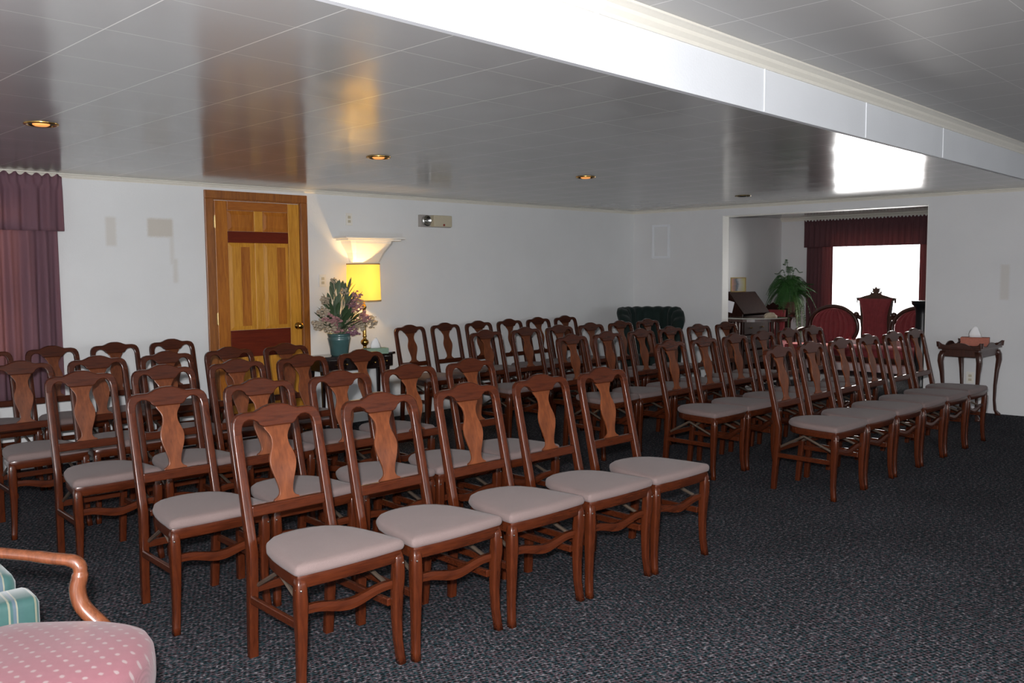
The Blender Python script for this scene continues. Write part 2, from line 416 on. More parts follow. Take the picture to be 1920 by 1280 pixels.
XL, YB = -2.6, -4.6            # far left wall, wall behind the camera
XF = 12.62                     # window wall of the parlour
bm = B(); box(bm, (5.2, 1.6, -.05), (16.5, 13.5, .1)); struct(obj('floor', bm, 'carpet'))
# back wall, with the curtained window at its left
bm = B()
wx0, wx1, wz0, wz1 = .75, 2.25, .75, 1.98
wallseg(bm, w1(XL), w1(wx0), 0, 2.7, .14, 1); wallseg(bm, w1(wx1), w1(9.6), 0, 2.7, .14, 1)
wallseg(bm, w1(wx0), w1(wx1), 0, wz0, .14, 1); wallseg(bm, w1(wx0), w1(wx1), wz1, 2.7, .14, 1)
struct(obj('wall_back', bm, 'wall_stained'))
# right wall with the wide opening into the parlour
bm = B()
OY0, OY1, OZ = 3.29, 5.64, 2.13
wallseg(bm, w2(YB), w2(OY0), 0, 2.7, .14, -1); wallseg(bm, w2(OY1), w2(7.2), 0, 2.7, .14, -1)
wallseg(bm, w2(OY0), w2(OY1), OZ, 2.7, .14, -1)
struct(obj('wall_right', bm, 'wall_right'))
bm = B(); box(bm, (XL - .07, 1.6, 1.35), (.14, 12.6, 2.7)); struct(obj('wall_left', bm, 'wall_paint'))
# wall behind the camera with three daylight windows
bm = B()
wins = [(-1.6, .2), (1.6, 3.4), (5.2, 7.0)]
xs = [XL] + [v for w in wins for v in w] + [10.4]
for i in range(0, len(xs), 2): box(bm, ((xs[i] + xs[i + 1]) / 2, YB - .07, 1.35), (xs[i + 1] - xs[i], .14, 2.7))
for a, b in wins:
    box(bm, ((a + b) / 2, YB - .07, .4), (b - a, .14, .8)); box(bm, ((a + b) / 2, YB - .07, 2.4), (b - a, .14, .6))
struct(obj('wall_front', bm, 'wall_paint'))
# low ceiling, soffit face, high ceiling
bm = B(); box(bm, ((XL + 10.4) / 2, (2.2 + 7.8) / 2 + .01, ZC + .05), (10.4 - XL, 5.6, .1)); struct(obj('ceiling', bm, 'ceiling_low'))
bm = B(); box(bm, ((XL + 10.4) / 2, (YB + 2.2) / 2, ZH + .05), (10.4 - XL, 2.2 - YB, .1)); struct(obj('ceiling_high', bm, 'ceiling_high'))
bm = B(); box(bm, ((XL + 10.0) / 2, 2.205, (ZC + ZH) / 2 + .0), (10.0 - XL, .03, ZH - ZC + .002))
for x in (2.77, 4.1, 5.35, 6.7): box(bm, (x, 2.188, (ZC + ZH) / 2), (.006, .006, ZH - ZC - .004))
struct(obj('wall_soffit', bm, 'soffit'))
def crown(name, p, q, z, side, w=.05, h=.06, mat='cream_trim'):
    p, q = Vector(p), Vector(q); d = (q - p).normalized(); n = Vector((-d.y, d.x, 0)) * side
    prof = [(0, -h), (w * .12, -h), (w * .2, -h * .8), (w * .45, -h * .55), (w * .55, -h * .35), (w * .85, -h * .2), (w, -h * .15), (w, 0), (0, 0)]
    bm = B(); skin(bm, [[tuple(e + n * a + Vector((0, 0, z + b))) for a, b in prof] for e in (p, q)])
    return struct(obj(name, bm, mat))
crown('trim_1', (XL, 2.19, 0), (9.8, 2.19, 0), ZH, -1, .075, .065)
crown('trim_2', w1(XL), w1(9.5), ZC, -1, .028, .034)
crown('trim_3', w2(2.2), w2(6.9), ZC, 1, .028, .034)
# jamb lining of the opening
bm = B()
for y in (OY0, OY1):
    x = w2(y)[0]; box(bm, (x + .07, y + (.003 if y == OY0 else -.003), OZ / 2), (.142, .006, OZ))
box(bm, (w2(4.46)[0] + .07, 4.465, OZ - .004), (.142, 2.34, .008), rz=0)
struct(obj('trim_4', bm, 'white_plaster'))
# parlour beyond
bm = B(); wallseg(bm, w2(6.42), (XF, 6.42, 0), 0, 2.6, .12, 1); struct(obj('wall_parlour_left', bm, 'wall_paint'))
bm = B(); box(bm, ((9.7 + XF) / 2, 1.4, 1.3), (XF - 9.6, .12, 2.6)); struct(obj('wall_parlour_right', bm, 'wall_paint'))
FY0, FY1, FZ0, FZ1 = 4.20, 5.78, .42, 1.98
bm = B()
box(bm, (XF + .07, (1.3 + FY0) / 2, 1.3), (.14, FY0 - 1.3, 2.6)); box(bm, (XF + .07, (FY1 + 6.6) / 2, 1.3), (.14, 6.6 - FY1, 2.6))
box(bm, (XF + .07, (FY0 + FY1) / 2, FZ0 / 2), (.14, FY1 - FY0, FZ0)); box(bm, (XF + .07, (FY0 + FY1) / 2, (FZ1 + 2.6) / 2), (.14, FY1 - FY0, 2.6 - FZ1))
struct(obj('wall_parlour_far', bm, 'wall_paint'))
bm = B(); box(bm, ((9.85 + XF) / 2 + .1, 4.0, 2.30), (XF - 9.75, 5.4, .1)); struct(obj('ceiling_parlour', bm, 'ceiling_low'))
crown('trim_5', (XF, 1.45, 0), (XF, 6.42, 0), 2.25, 1, .05, .05)

def window(name, c, w, h, axis, deep=.05, mull=1, bar=True):
    """framed sash window; axis 'x' = pane spans x, 'y' = pane spans y"""
    t = bpy.data.objects.new(name, None); link(t); t.location = c; struct(t)
    fr = B()
    def bx(bmm, u, z, su, sz, d=deep):
        box(bmm, (u, 0, z) if axis == 'x' else (0, u, z), (su, d, sz) if axis == 'x' else (d, su, sz))
    for s in (-1, 1): bx(fr, s * (w / 2 - .025), 0, .05, h); bx(fr, 0, s * (h / 2 - .025), w, .05)
    if bar: bx(fr, 0, 0, w, .035, deep * .8)
    for k in range(mull): bx(fr, (k + 1) * w / (mull + 1) - w / 2, 0, .03, h, deep * .7)
    obj('window_frame', fr, 'white_plaster', t)
    g = B(); bx(g, 0, 0, w - .06, h - .06, .006); obj('pane', g, 'glass', t)
    return t
window('window_1', (XF + .07, (FY0 + FY1) / 2, (FZ0 + FZ1) / 2), FY1 - FY0, FZ1 - FZ0, 'y', mull=0, bar=False)
c = w1(1.5, -.07); window('window_2', (c[0], c[1], (wz0 + wz1) / 2), wx1 - wx0, wz1 - wz0, 'x')
for k, (a, b) in enumerate(wins): window('window_%d' % (k + 3), ((a + b) / 2, YB - .07, 1.45), b - a, 1.3, 'x')

# ------------------------------------------------------------------ door in the back wall
def board(bm, x, z, sx, sz, y, t, bev=.004): box(bm, (x, y - t / 2, z), (sx, t, sz), bev=bev)
dt = bpy.data.objects.new('door_1', None); p = w1(3.655); dt.location = (p[0], p[1], 0); dt.rotation_euler = (0, 0, A1); link(dt); struct(dt)
dt['label'] = 'six panel wooden door in mixed honey, orange and dark red woods'
# casing
bm = B(); board(bm, .035, 1.06, .07, 2.12, 0, .024); board(bm, .955, 1.06, .07, 2.12, 0, .024); board(bm, .495, 2.155, .99, .07, 0, .024)
obj('casing', bm, 'casing_wood', dt)
bm = B(); board(bm, .076, 1.06, .012, 2.12, 0, .016, 0); board(bm, .914, 1.06, .012, 2.12, 0, .016, 0); board(bm, .495, 2.114, .84, .012, 0, .016, 0)
obj('door_stop', bm, 'casing_wood', dt)
slab = B()
# leaf spans x .085..905, z .01..2.105
bm = B(); board(bm, .145, 1.057, .115, 2.095, 0, .014); leaf = obj('stile', bm, 'door_orange', dt)
bm = B(); board(bm, .848, 1.057, .115, 2.095, 0, .014); obj('stile', bm, 'door_honey', dt)
bm = B(); board(bm, .4965, 2.065, .585, .08, 0, .0135); obj('rail', bm, 'door_orange_rail', dt)
for z, h in ((1.793, .10), (.85, .24), (.12, .22)):
    bm = B(); board(bm, .4965, z, .585, h, 0, .0135); obj('rail', bm, 'door_red', dt)
bm = B(); board(bm, .4965, 1.934, .085, .182, 0, .0138); board(bm, .4965, 1.357, .085, .774, 0, .0138); board(bm, .4965, .48, .085, .50, 0, .0138); obj('mullion', bm, 'door_honey', dt)
slab.free()
for sx, x in ((-1, .329), (1, .664)):
    for z, h in ((1.934, .18), (1.357, .772), (.48, .50)):
        bm = B()
        w = .25
        o = [(-w / 2, -h / 2), (w / 2, -h / 2), (w / 2, h / 2), (-w / 2, h / 2)]
        def ring(ins, y): return [(x + a * (1 - 2 * ins / w), -y, z + b * (1 - 2 * ins / h)) for a, b in o]
        skin(bm, [ring(0, .003), ring(0, .006), ring(.035, .011), ring(.036, .011)])
        obj('panel', bm, 'door_honey' if (sx + z) < 2.6 and not (sx < 0 and z > 1.9) else 'door_orange', dt)
    for z in (1.357,):   # darker heartwood boards within the tall panels
        bm = B(); board(bm, x + (.035 if sx < 0 else .05), z, .085, .70, -.0105, .0012, 0); obj('heartwood_board', bm, 'door_orange', dt)
for z in (1.92, 1.08, .25):
    bm = B(); box(bm, (.083, -.02, z), (.016, .014, .10), bev=.002); lathe(bm, [(.006, -.055), (.006, .055)], (.083, -.028, z), 8)
    h = obj('hinge', bm, 'antique_brass', dt)
bm = B(); sk = [(.001, 0), (.032, 0), (.032, .006), (.012, .010), (.011, .03), (.024, .04), (.031, .055), (.026, .068), (.001, .072)]
skin(bm, [[(.862 + r * math.cos(2 * PI * i / 20), -.014 - y, .985 + r * math.sin(2 * PI * i / 20)) for i in range(20)] for r, y in sk])
obj('door_knob', bm, 'brass', dt, smooth=True)

# ------------------------------------------------------------------ curtains
def drape(name, x0, x1, z0, z1, amp, folds, d, mat, parent, frame, gather=0, seed=0):
    """pleated cloth panel. frame(u,d)->world xy;  thin but solid cloth"""
    rnd = random.Random(seed); n = max(24, int(folds * 12)); rows = 14
    ph = [rnd.uniform(-.5, .5) for _ in range(40)]
    loops = []
    bm = B(); grid = []
    for side in (0, 1):
        g = []
        for r in range(rows + 1):
            v = r / rows; z = z1 + (z0 - z1) * v; row = []
            for i in range(n + 1):
                u = i / n; k = u * folds
                a = amp * (.45 + .55 * min(1, v * 2.5)) * (math.sin(2 * PI * k + ph[int(k) % 40] * 1.4) * .8 + .3 * math.sin(4 * PI * k + v * 1.5 + ph[(int(k) + 7) % 40]))
                if gather and v < .16: a = amp * .5 * math.sin(2 * PI * k * 2.2)
                zz = z + (.012 * math.sin(2 * PI * k * 1.7 + 1) * (gather if v == 0 else 0))
                x, y = frame(x0 + (x1 - x0) * u, d + a + side * .004)
                row.append(bm.verts.new((x, y, zz)))
            g.append(row)
        grid.append(g)
    for g in grid:
        for r in range(rows):
            for i in range(n): bm.faces.new((g[r][i], g[r][i + 1], g[r + 1][i + 1], g[r + 1][i]))
    for r in range(rows):
        for i in (0, n): bm.faces.new((grid[0][r][i], grid[0][r + 1][i], grid[1][r + 1][i], grid[1][r][i]))
    for r in (0, rows):
        for i in range(n): bm.faces.new((grid[0][r][i], grid[0][r][i + 1], grid[1][r][i + 1], grid[1][r][i]))
    return obj(name, bm, mat, parent, smooth=True)
f1 = lambda u, d: w1(u, d)[:2]
ct = thing('curtain', 'plum pleated curtain with ruffled valance over the window at left', 'curtain', (0, 0, 0))
drape('drape', .7, 2.46, .52, 1.86, .036, 15, .075, 'curtain_plum', ct, f1, seed=3)
drape('valance', .66, 2.485, 1.80, 2.215, .022, 15, .135, 'curtain_plum', ct, f1, gather=1, seed=5)
bm = B(); box(bm, (*w1(1.58, .07)[:2], 2.12), (1.78, .10, .02), rz=A1); obj('curtain_rod', bm, 'white_plaster', ct)
f2 = lambda u, d: (XF - d, u)
ct2 = thing('curtain', 'wine red pleated curtains and valance around the bright parlour window', 'curtain', (0, 0, 0))
drape('drape', 5.98, 5.58, .25, 1.86, .018, 7, .06, 'curtain_wine', ct2, f2, seed=11)
drape('drape', 4.36, 4.05, .25, 1.86, .018, 5, .06, 'curtain_wine', ct2, f2, seed=12)
drape('valance', 6.0, 4.02, 1.80, 2.19, .016, 24, .115, 'curtain_wine', ct2, f2, gather=1, seed=13)
bm = B(); box(bm, (XF - .05, 5.0, 2.12), (.08, 1.94, .02)); obj('curtain_rod', bm, 'dark_wood', ct2)

# ------------------------------------------------------------------ the rows of folding chairs
TY = .226                                    # lean of the back
def lean(z): return .17 + (z - .42) * TY
SZ = .014                                    # seat lift
def build_chair():
    t = thing('folding_chair', '', 'chair')
    # upholstered seat: straight front, bowed back
    half = [(0, -.266), (.10, -.264), (.17, -.259), (.208, -.256), (.217, -.251), (.219, -.241), (.216, -.20), (.208, -.12), (.196, -.04), (.180, .03), (.152, .09), (.112, .130), (.06, .152), (0, .160)]
    out = half + [(-x, y) for x, y in reversed(half) if x > 1e-6]
    bm = B(); cushion(bm, out, [(a, z + SZ) for a, z in [(.95, .422), (.985, .425), (1.0, .434), (.999, .443), (.985, .452), (.95, .459), (.82, .464), (.5, .467), (.02, .469)]])
    obj('seat', bm, 'seat_fabric', t, smooth=True)
    bm = B(); cushion(bm, out, [(.945, .378 + SZ), (.96, .381 + SZ), (.965, .420 + SZ), (.955, .426 + SZ)])
    obj('seat_frame', bm, 'rail_wood', t, smooth=True, angle=40)
    for s in (-1, 1):
        bm = B()
        loft(bm, [(s * .203, -.238, 0, .030, .034), (s * .201, -.234, .03, .029, .031), (s * .196, -.228, .09, .030, .031), (s * .193, -.228, .18, .034, .034), (s * .194, -.231, .27, .039, .040), (s * .196, -.236, .33, .043, .043), (s * .197, -.237, .37, .041, .041), (s * .196, -.236, .405, .038, .038), (s * .195, -.233, .432, .028, .028)], r=.4)
        leg = obj('leg', bm, 'chair_wood', t, smooth=True)
        bm = B()
        for (x, y, z) in ((s * .205, -.258, .388), (s * .213, -.240, .388)):
            bmesh.ops.create_uvsphere(bm, u_segments=8, v_segments=5, radius=.0045, matrix=Matrix.Translation((x, y, z)))
        obj('screw', bm, 'screw', leg)
        bm = B()
        loft(bm, [(s * .160, .205, 0, .034, .030), (s * .163, .196, .12, .034, .033), (s * .166, .178, .30, .034, .038), (s * .168, .170, .42, .034, .040), (s * .168, lean(.47), .47, .034, .036), (s * .168, lean(.65), .65, .034, .030), (s * .168, lean(.86), .86, .034, .026)], r=.22)
        obj('leg', bm, 'chair_wood', t, smooth=True, angle=50)
        bm = B(); box(bm, (s * .172, -.015, .235), (.018, .40, .030), bev=.004); obj('side_stretcher', bm, 'rail_wood', t)
        bm = B()
        tube(bm, [(s * .150, .17, .285), (s * .150, .00, .378)], .0085, 6); tube(bm, [(s * .150, .00, .378), (s * .168, -.20, .305)], .0085, 6)
        obj('folding_brace', bm, 'brace_metal', t)
    # crest rail with yoke shoulders
    half = [(0, .951), (.025, .950), (.048, .944), (.068, .935), (.088, .928), (.110, .928), (.135, .928), (.156, .923), (.171, .913), (.181, .896), (.1850, .872), (.1855, .845), (.1500, .845), (.1498, .862), (.145, .880), (.135, .893), (.118, .900), (.100, .898), (.084, .889), (.072, .874), (.060, .867), (0, .867)]
    bm = B(); plate(bm, mirror_outline(half), .027, lambda c: Vector((c.x, c.y + lean(c.z), c.z)), bev=.005)
    obj('crest_rail', bm, 'rail_wood', t)
    half = [(0, .872), (.058, .872), (.055, .858), (.043, .842), (.035, .826), (.033, .810), (.036, .790), (.045, .768), (.053, .745), (.0545, .722), (.050, .698), (.040, .668), (.031, .640), (.027, .618), (.029, .604), (.038, .594), (.052, .588), (.054, .578), (0, .578)]
    half = smooth2(half, 1)
    bm = B(); plate(bm, mirror_outline(half), .011, lambda c: Vector((c.x, c.y + lean(c.z) + .006 - .010 * math.sin((c.z - .58) / .29 * PI), c.z)), bev=.002)
    obj('splat', bm, 'splat_wood', t)
    bm = B(); box(bm, (0, lean(.562), .562), (.305, .024, .042), bev=.005); obj('back_rail', bm, 'rail_wood', t)
    # serpentine front stretcher
    loops = []
    for i in range(25):
        u = -1 + 2 * i / 24; x = u * .188; z = .306 - .026 * (math.cos(min(1, abs(u) * 1.25) * PI) * .5 + .5)
        h = .015 + .004 * (math.cos(u * PI) * .5 + .5); y = -.222
        loops.append([(x, y - .009, z - h), (x, y + .009, z - h), (x, y + .011, z), (x, y + .009, z + h), (x, y - .009, z + h), (x, y - .011, z)])
    bm = B(); skin(bm, loops); obj('front_stretcher', bm, 'rail_wood', t)
    bm = B(); box(bm, (0, .185, .27), (.30, .016, .032), bev=.004); obj('rear_stretcher', bm, 'rail_wood', t)
    return t
ROWS = {
 'L1': [(1.830, 3.068), (2.300, 3.020), (2.772, 2.977), (3.247, 2.945), (3.704, 2.914)],
 'L2': [(1.785, 3.926), (2.238, 3.903), (2.697, 3.880), (3.152, 3.857), (3.605, 3.835)],
 'L3': [(1.782, 4.956), (2.227, 4.934), (2.672, 4.911), (3.117, 4.889), (3.562, 4.867)],
 'L4': [(1.76, 5.857), (2.205, 5.834), (2.65, 5.812), (3.095, 5.79), (3.54, 5.768)],
 'L5': [(1.867, 6.982), (2.312, 6.959), (2.757, 6.937), (3.202, 6.915)],
 'R1': [(5.571, 2.858), (6.028, 2.844), (6.504, 2.83), (6.977, 2.816), (7.46, 2.801), (7.917, 2.788)],
 'R2': [(5.561, 3.726), (6.006, 3.712), (6.459, 3.699), (6.904, 3.685), (7.349, 3.672), (7.804, 3.658)],
 'R3': [(5.571, 4.696), (6.03, 4.682), (6.505, 4.668), (6.955, 4.655), (7.421, 4.641), (7.909, 4.626)],
 'R4': [(5.541, 5.681), (6.052, 5.666), (6.519, 5.652), (6.993, 5.638), (7.469, 5.623), (7.943, 5.609)],
 'R5': [(5.63, 6.86), (6.10, 6.855), (6.575, 6.85), (7.05, 6.845), (7.52, 6.84), (7.99, 6.83)]}
ORD = ['first', 'second', 'third', 'fourth', 'fifth', 'sixth']
RN = {'1': 'front', '2': 'second', '3': 'third', '4': 'fourth', '5': 'back'}
chair0 = build_chair(); used = False
for key, pts in ROWS.items():
    blk = 'left' if key[0] == 'L' else 'right'; rz = -.05 if key[0] == 'L' else -.03
    for i, (x, y) in enumerate(pts):
        c = chair0 if not used else copy_tree(chair0); used = True
        a = lean(.95); r = rz + random.uniform(-.006, .006)
        pitch = (pts[-1][0] - pts[0][0]) / (len(pts) - 1); c.scale = (pitch * .985 / .447, 1, 1)
        c.location = (x + a * math.sin(r), y - a * math.cos(r), 0); c.rotation_euler = (0, 0, r)
        pos = ORD[i] + ' from the left' if i < len(pts) - 1 else 'rightmost'
        if i == 0: pos = 'leftmost'
        c['label'] = 'reddish wood folding chair, %s in the %s row of the %s block' % (pos, RN[key[1]], blk)
        c['category'] = 'chair'; c['group'] = 'folding chairs in the %s block' % blk

# ------------------------------------------------------------------ ceiling downlights
for i, (x, y, txt) in enumerate([(1.653, 4.967, 'amber lit recessed ceiling light above the left end of the chairs'), (3.734, 4.839, 'amber lit recessed ceiling light nearest above the wall lamp and door'), (5.766, 4.69, 'amber lit recessed ceiling light above the start of the right block'), (8.423, 4.728, 'unlit dark recessed ceiling light nearest the parlour opening')]):
    t = thing('recessed_ceiling_light', txt, 'ceiling light', (x, y, ZC), 0, 'recessed lights in the low ceiling')
    bm = B(); skin(bm, [[(r * math.cos(2 * PI * k / 28), r * math.sin(2 * PI * k / 28), z) for k in range(28)] for r, z in [(.083, 0), (.083, -.005), (.078, -.008), (.066, -.006), (.062, -.0005)]], cap=False)
    obj('trim_ring', bm, 'brass' if i < 3 else 'antique_brass', t, smooth=True)
    bm = B(); lathe(bm, [(.062, -.0008), (.062, -.002)], n=28); obj('baffle', bm, 'bulb_cap', t)
    bm = B(); lathe(bm, [(.042, -.002), (.04, -.007), (.03, -.012), (.005, -.014)], n=20); obj('bulb', bm, 'downlight_glow' if i < 3 else 'bulb_cap', t, smooth=True)

# ------------------------------------------------------------------ things on the back wall
def on_w1(name, label, cat, x, z, d=0, group=None):
    p = w1(x, d); return thing(name, label, cat, (p[0], p[1], z), A1, group)
# plaster bracket shelf
t = on_w1('bracket_shelf', 'white plaster bracket shelf on the wall above the lamp', 'shelf', 5.27, 1.575)
bm = B(); loops = []
for s, z, hw, dp in [(0, 0, .165, .06), (1, .04, .175, .085), (2, .09, .195, .11), (3, .14, .225, .15), (4, .18, .25, .18), (5, .205, .26, .185)]:
    loops.append([(-hw, 0, z), (-hw * .96, -dp * .85, z), (-hw * .8, -dp, z), (hw * .8, -dp, z), (hw * .96, -dp * .85, z), (hw, 0, z)])
skin(bm, loops); obj('bracket', bm, 'white_plaster', t)
bm = B(); box(bm, (0, -.105, .214), (.62, .21, .018), bev=.004); box(bm, (0, -.12, .233), (.69, .24, .02), bev=.006); obj('shelf_board', bm, 'white_plaster', t)
def outlet(name, label, x, z, dbl=1, wall=1, y=None):
    if wall == 1: t = on_w1(name, label, 'wall plate', x, z)
    else:
        p = w2(y); t = thing(name, label, 'wall plate', (p[0], p[1], z), PI / 2 * -1 + A2 * 1.0)
    bm = B(); box(bm, (0, -.004, 0), (.074, .007, .118), bev=.002); obj('cover_plate', bm, 'plastic_white', t)
    bm = B(); box(bm, (0, -.009, .02), (.03, .004, .026), bev=.001); obj('socket', bm, 'plastic_beige', t); bm = B(); box(bm, (0, -.009, -.02), (.03, .004, .026), bev=.001); obj('socket', bm, 'plastic_beige', t)
    return t
outlet('wall_switch', 'cream switch plate high on the wall above the bracket shelf', 5.11, 1.99)
outlet('wall_switch', 'cream switch plate on the wall between door and lamp', 4.80, 1.40)
outlet('wall_outlet', 'cream power outlet low on the right wall beneath the tray table', 0, .35, wall=2, y=2.845)
t = on_w1('emergency_light', 'beige emergency light box with one round lamp high on the wall', 'emergency light', 6.155, 2.005)
bm = B(); box(bm, (0, -.02, 0), (.41, .04, .125), bev=.004); obj('back_plate', bm, 'grey_box', t)
bm = B(); box(bm, (.05, -.06, 0), (.24, .08, .118), bev=.006); obj('housing', bm, 'plastic_beige', t)
bm = B(); skin(bm, [[(-.137 + r * math.cos(2 * PI * k / 24), -y, r * math.sin(2 * PI * k / 24)) for k in range(24)] for r, y in [(.054, .04), (.056, .07), (.048, .075), (.035, .062), (.012, .058), (.012, .07), (.002, .072)]])
obj('lamp_head', bm, 'steel', t, smooth=True, angle=50)
bm = B(); box(bm, (.188, -.05, 0), (.022, .03, .09), bev=.004); obj('conduit_fitting', bm, 'plastic_beige', t)
bm = B(); bmesh.ops.create_uvsphere(bm, u_segments=12, v_segments=8, radius=.012, matrix=Matrix.Translation((.06, -.101, -.04))); obj('indicator', bm, 'red_lens', t, smooth=True)
# framed access panel on the right wall by the corner
p = w2(6.50); t = thing('access_panel', 'small white framed access panel painted over on the wall by the corner', 'panel', (p[0], p[1], 1.845), -PI / 2 + A2)
bm = B()
for s in (-1, 1): box(bm, (s * .115, -.009, 0), (.03, .018, .43), bev=.003); box(bm, (0, -.009, s * .20), (.20, .018, .03), bev=.003)
obj('frame', bm, 'soffit', t); bm = B(); box(bm, (0, -.0025, 0), (.2, .005, .37)); obj('panel', bm, 'wall_right', t)

# ------------------------------------------------------------------ console table with lamp
ct_ = on_w1('console_table', 'black bow-fronted console table with brass knobs beneath the lamp', 'table', 4.99, 0, .185)
def bow(w, dfront, dback, n=18):
    pts = [(-w / 2, dback), (w / 2, dback)]
    for i in range(n + 1):
        u = 1 - 2 * i / n; pts.append((u * w / 2, -dfront * (1 - .55 * abs(u) ** 2.4)))
    return pts
TT = .70
bm = B(); cushion(bm, bow(.87, .20, .165), [(.985, TT - .022), (1, TT - .018), (1, TT - .006), (.985, TT)]); obj('table_top', bm, 'black_wood', ct_)
bm = B(); cushion(bm, bow(.82, .18, .155), [(1, TT - .135), (1, TT - .022)]); obj('apron', bm, 'black_wood', ct_)
for s in (-.23, .07, .28):
    w = .27 if s < .2 else .13
    bm = B(); yy = -.18 * (1 - .55 * abs(s / .41) ** 2.4) - .004
    box(bm, (s, yy, TT - .078), (w, .016, .085), bev=.003); dr = obj('drawer', bm, 'black_wood', ct_)
    for o in ((-.05, .05) if s < .2 else (0,)):
        bm = B(); bmesh.ops.create_uvsphere(bm, u_segments=10, v_segments=8, radius=.011, matrix=Matrix.Translation((s + o, yy - .018, TT - .078))); obj('knob', bm, 'brass', dr, smooth=True)
for sx, sy in ((-.375, .12), (.375, .12), (-.36, -.05), (.36, -.05)):
    bm = B(); loft(bm, [(sx * 1.02, sy * 1.02, 0, .026, .026), (sx, sy, .12, .022, .022), (sx, sy, .5, .036, .036), (sx, sy, TT - .13, .044, .044)]); obj('leg', bm, 'black_wood', ct_)
def on_table(name, label, cat, x, d, z=TT):
    p = w1(x, d); return thing(name, label, cat, (p[0], p[1], z), A1)
lt = on_table('table_lamp', 'brass table lamp with a glowing yellow drum shade', 'lamp', 5.12, .20)
prof = [(.001, 0), (.075, 0), (.078, .012), (.06, .022), (.05, .035), (.022, .045), (.016, .06), (.02, .075), (.036, .09), (.040, .108), (.034, .124), (.018, .135), (.014, .15), (.022, .16), (.018, .17), (.0165, .30), (.020, .315), (.026, .32), (.022, .335), (.017, .34), (.016, .425), (.022, .43), (.026, .445), (.018, .46), (.010, .475), (.009, .56)]
bm = B(); lathe(bm, prof, n=20); obj('lamp_base', bm, 'brass', lt, smooth=True)
bm = B(); skin(bm, [[(r * math.cos(2 * PI * k / 40), r * math.sin(2 * PI * k / 40), z) for k in range(40)] for r, z in [(.157, .86), (.164, .50), (.1625, .50), (.1555, .86), (.157, .86)]], cap=False)
obj('lamp_shade', bm, 'shade', lt, smooth=True, angle=40)
bm = B()
for r, z in ((.158, .855), (.165, .505)):
    bm = B(); skin(bm, [[((r + dr) * math.cos(2 * PI * k / 40), (r + dr) * math.sin(2 * PI * k / 40), z + dz) for k in range(40)] for dr, dz in [(0, -.006), (.002, -.006), (.002, .006), (0, .006)]], cap=False); obj('shade_trim', bm, 'shade_trim', lt)
bm = B(); bmesh.ops.create_uvsphere(bm, u_segments=12, v_segments=8, radius=.028, matrix=Matrix.Translation((0, 0, .60))); obj('bulb', bm, emit('lamp_bulb', (1, .7, .3), 6), lt, smooth=True)
LAMP = w1(5.12, .20)
# vase with silk flowers
vt = on_table('flower_vase', 'teal glazed vase of dusty pink and cream flowers beside the lamp', 'vase', 4.80, .25); vt.scale = (1.17, 1.17, 1.1)
bm = B(); lathe(bm, [(.001, 0), (.062, 0), (.070, .01), (.080, .08), (.090, .13), (.094, .15), (.088, .158), (.092, .168), (.097, .19), (.090, .19), (.082, .165), (.08, .12), (.001, .03)], n=28); obj('vase', bm, 'vase_glaze', vt, smooth=True)
def leaf(bm, p, q, w, sag=0, n=5):
    """pointed blade from p to q"""
    p, q = Vector(p), Vector(q); d = q - p; s = d.cross(Vector((0, 0, 1)))
    s = s.normalized() if s.length > 1e-5 else Vector((1, 0, 0)); up = s.cross(d).normalized()
    prev = None
    for i in range(n + 1):
        u = i / n; ww = w * math.sin(PI * min(1, u * .85 + .12)) * (1 if i < n else .05)
        c = p + d * u + Vector((0, 0, -sag * u * u))
        cur = (bm.verts.new(c - s * ww), bm.verts.new(c + up * ww * .25), bm.verts.new(c + s * ww))
        if prev:
            bm.faces.new((prev[0], prev[1], cur[1], cur[0])); bm.faces.new((prev[1], prev[2], cur[2], cur[1]))
        prev = cur
rnd = random.Random(4)
for mat, nn, hi in (('leaf_dusty', 56, .46), ('leaf_dark', 64, .28)):
    bm = B()
    for _ in range(nn):
        a = rnd.uniform(0, 2 * PI); ti = rnd.uniform(.05, .55) if mat == 'leaf_dusty' else rnd.uniform(.3, 1.2); ln = rnd.uniform(.10, .17)
        b0 = Vector((rnd.uniform(-.03, .03), rnd.uniform(-.03, .03), .19)); dr = Vector((math.sin(ti) * math.cos(a), math.sin(ti) * (min(math.sin(a), 0) + .25 * max(math.sin(a), 0)) * .8, math.cos(ti)))
        k = rnd.uniform(.05, hi - ln * .6); p0 = b0 + dr * k; dv = Vector((dr.x * 1.2 + rnd.uniform(-.3, .3), dr.y + rnd.uniform(-.35, .1), dr.z + .1)).normalized()
        tube(bm, [b0 - Vector((0, 0, .08)), b0 + dr * k * .5, p0], .0022, 4); leaf(bm, p0, p0 + dv * ln, .019 if mat == 'leaf_dusty' else .018, .02)
    obj('foliage', bm, mat, vt)
heads = [(-.20, .30, 'petal_cream', .045), (-.15, .25, 'petal_pink', .05), (-.24, .20, 'petal_cream', .05), (-.13, .17, 'petal_cream', .06), (-.09, .23, 'petal_pink', .04), (-.19, .40, 'petal_cream', .038),
         (.02, .46, 'petal_cream', .038), (.10, .42, 'petal_pink', .045), (.14, .33, 'petal_pink', .055), (.06, .36, 'petal_mauve', .04), (.17, .24, 'petal_pink', .055), (.24, .19, 'petal_cream', .05), (.08, .13, 'petal_mauve', .055), (.13, .17, 'petal_cream', .045), (.19, .38, 'petal_cream', .032), (-.05, .15, 'petal_pink', .05), (.04, .20, 'petal_cream', .035), (.27, .22, 'petal_cream', .035), (-.08, .56, 'petal_cream', .025)]
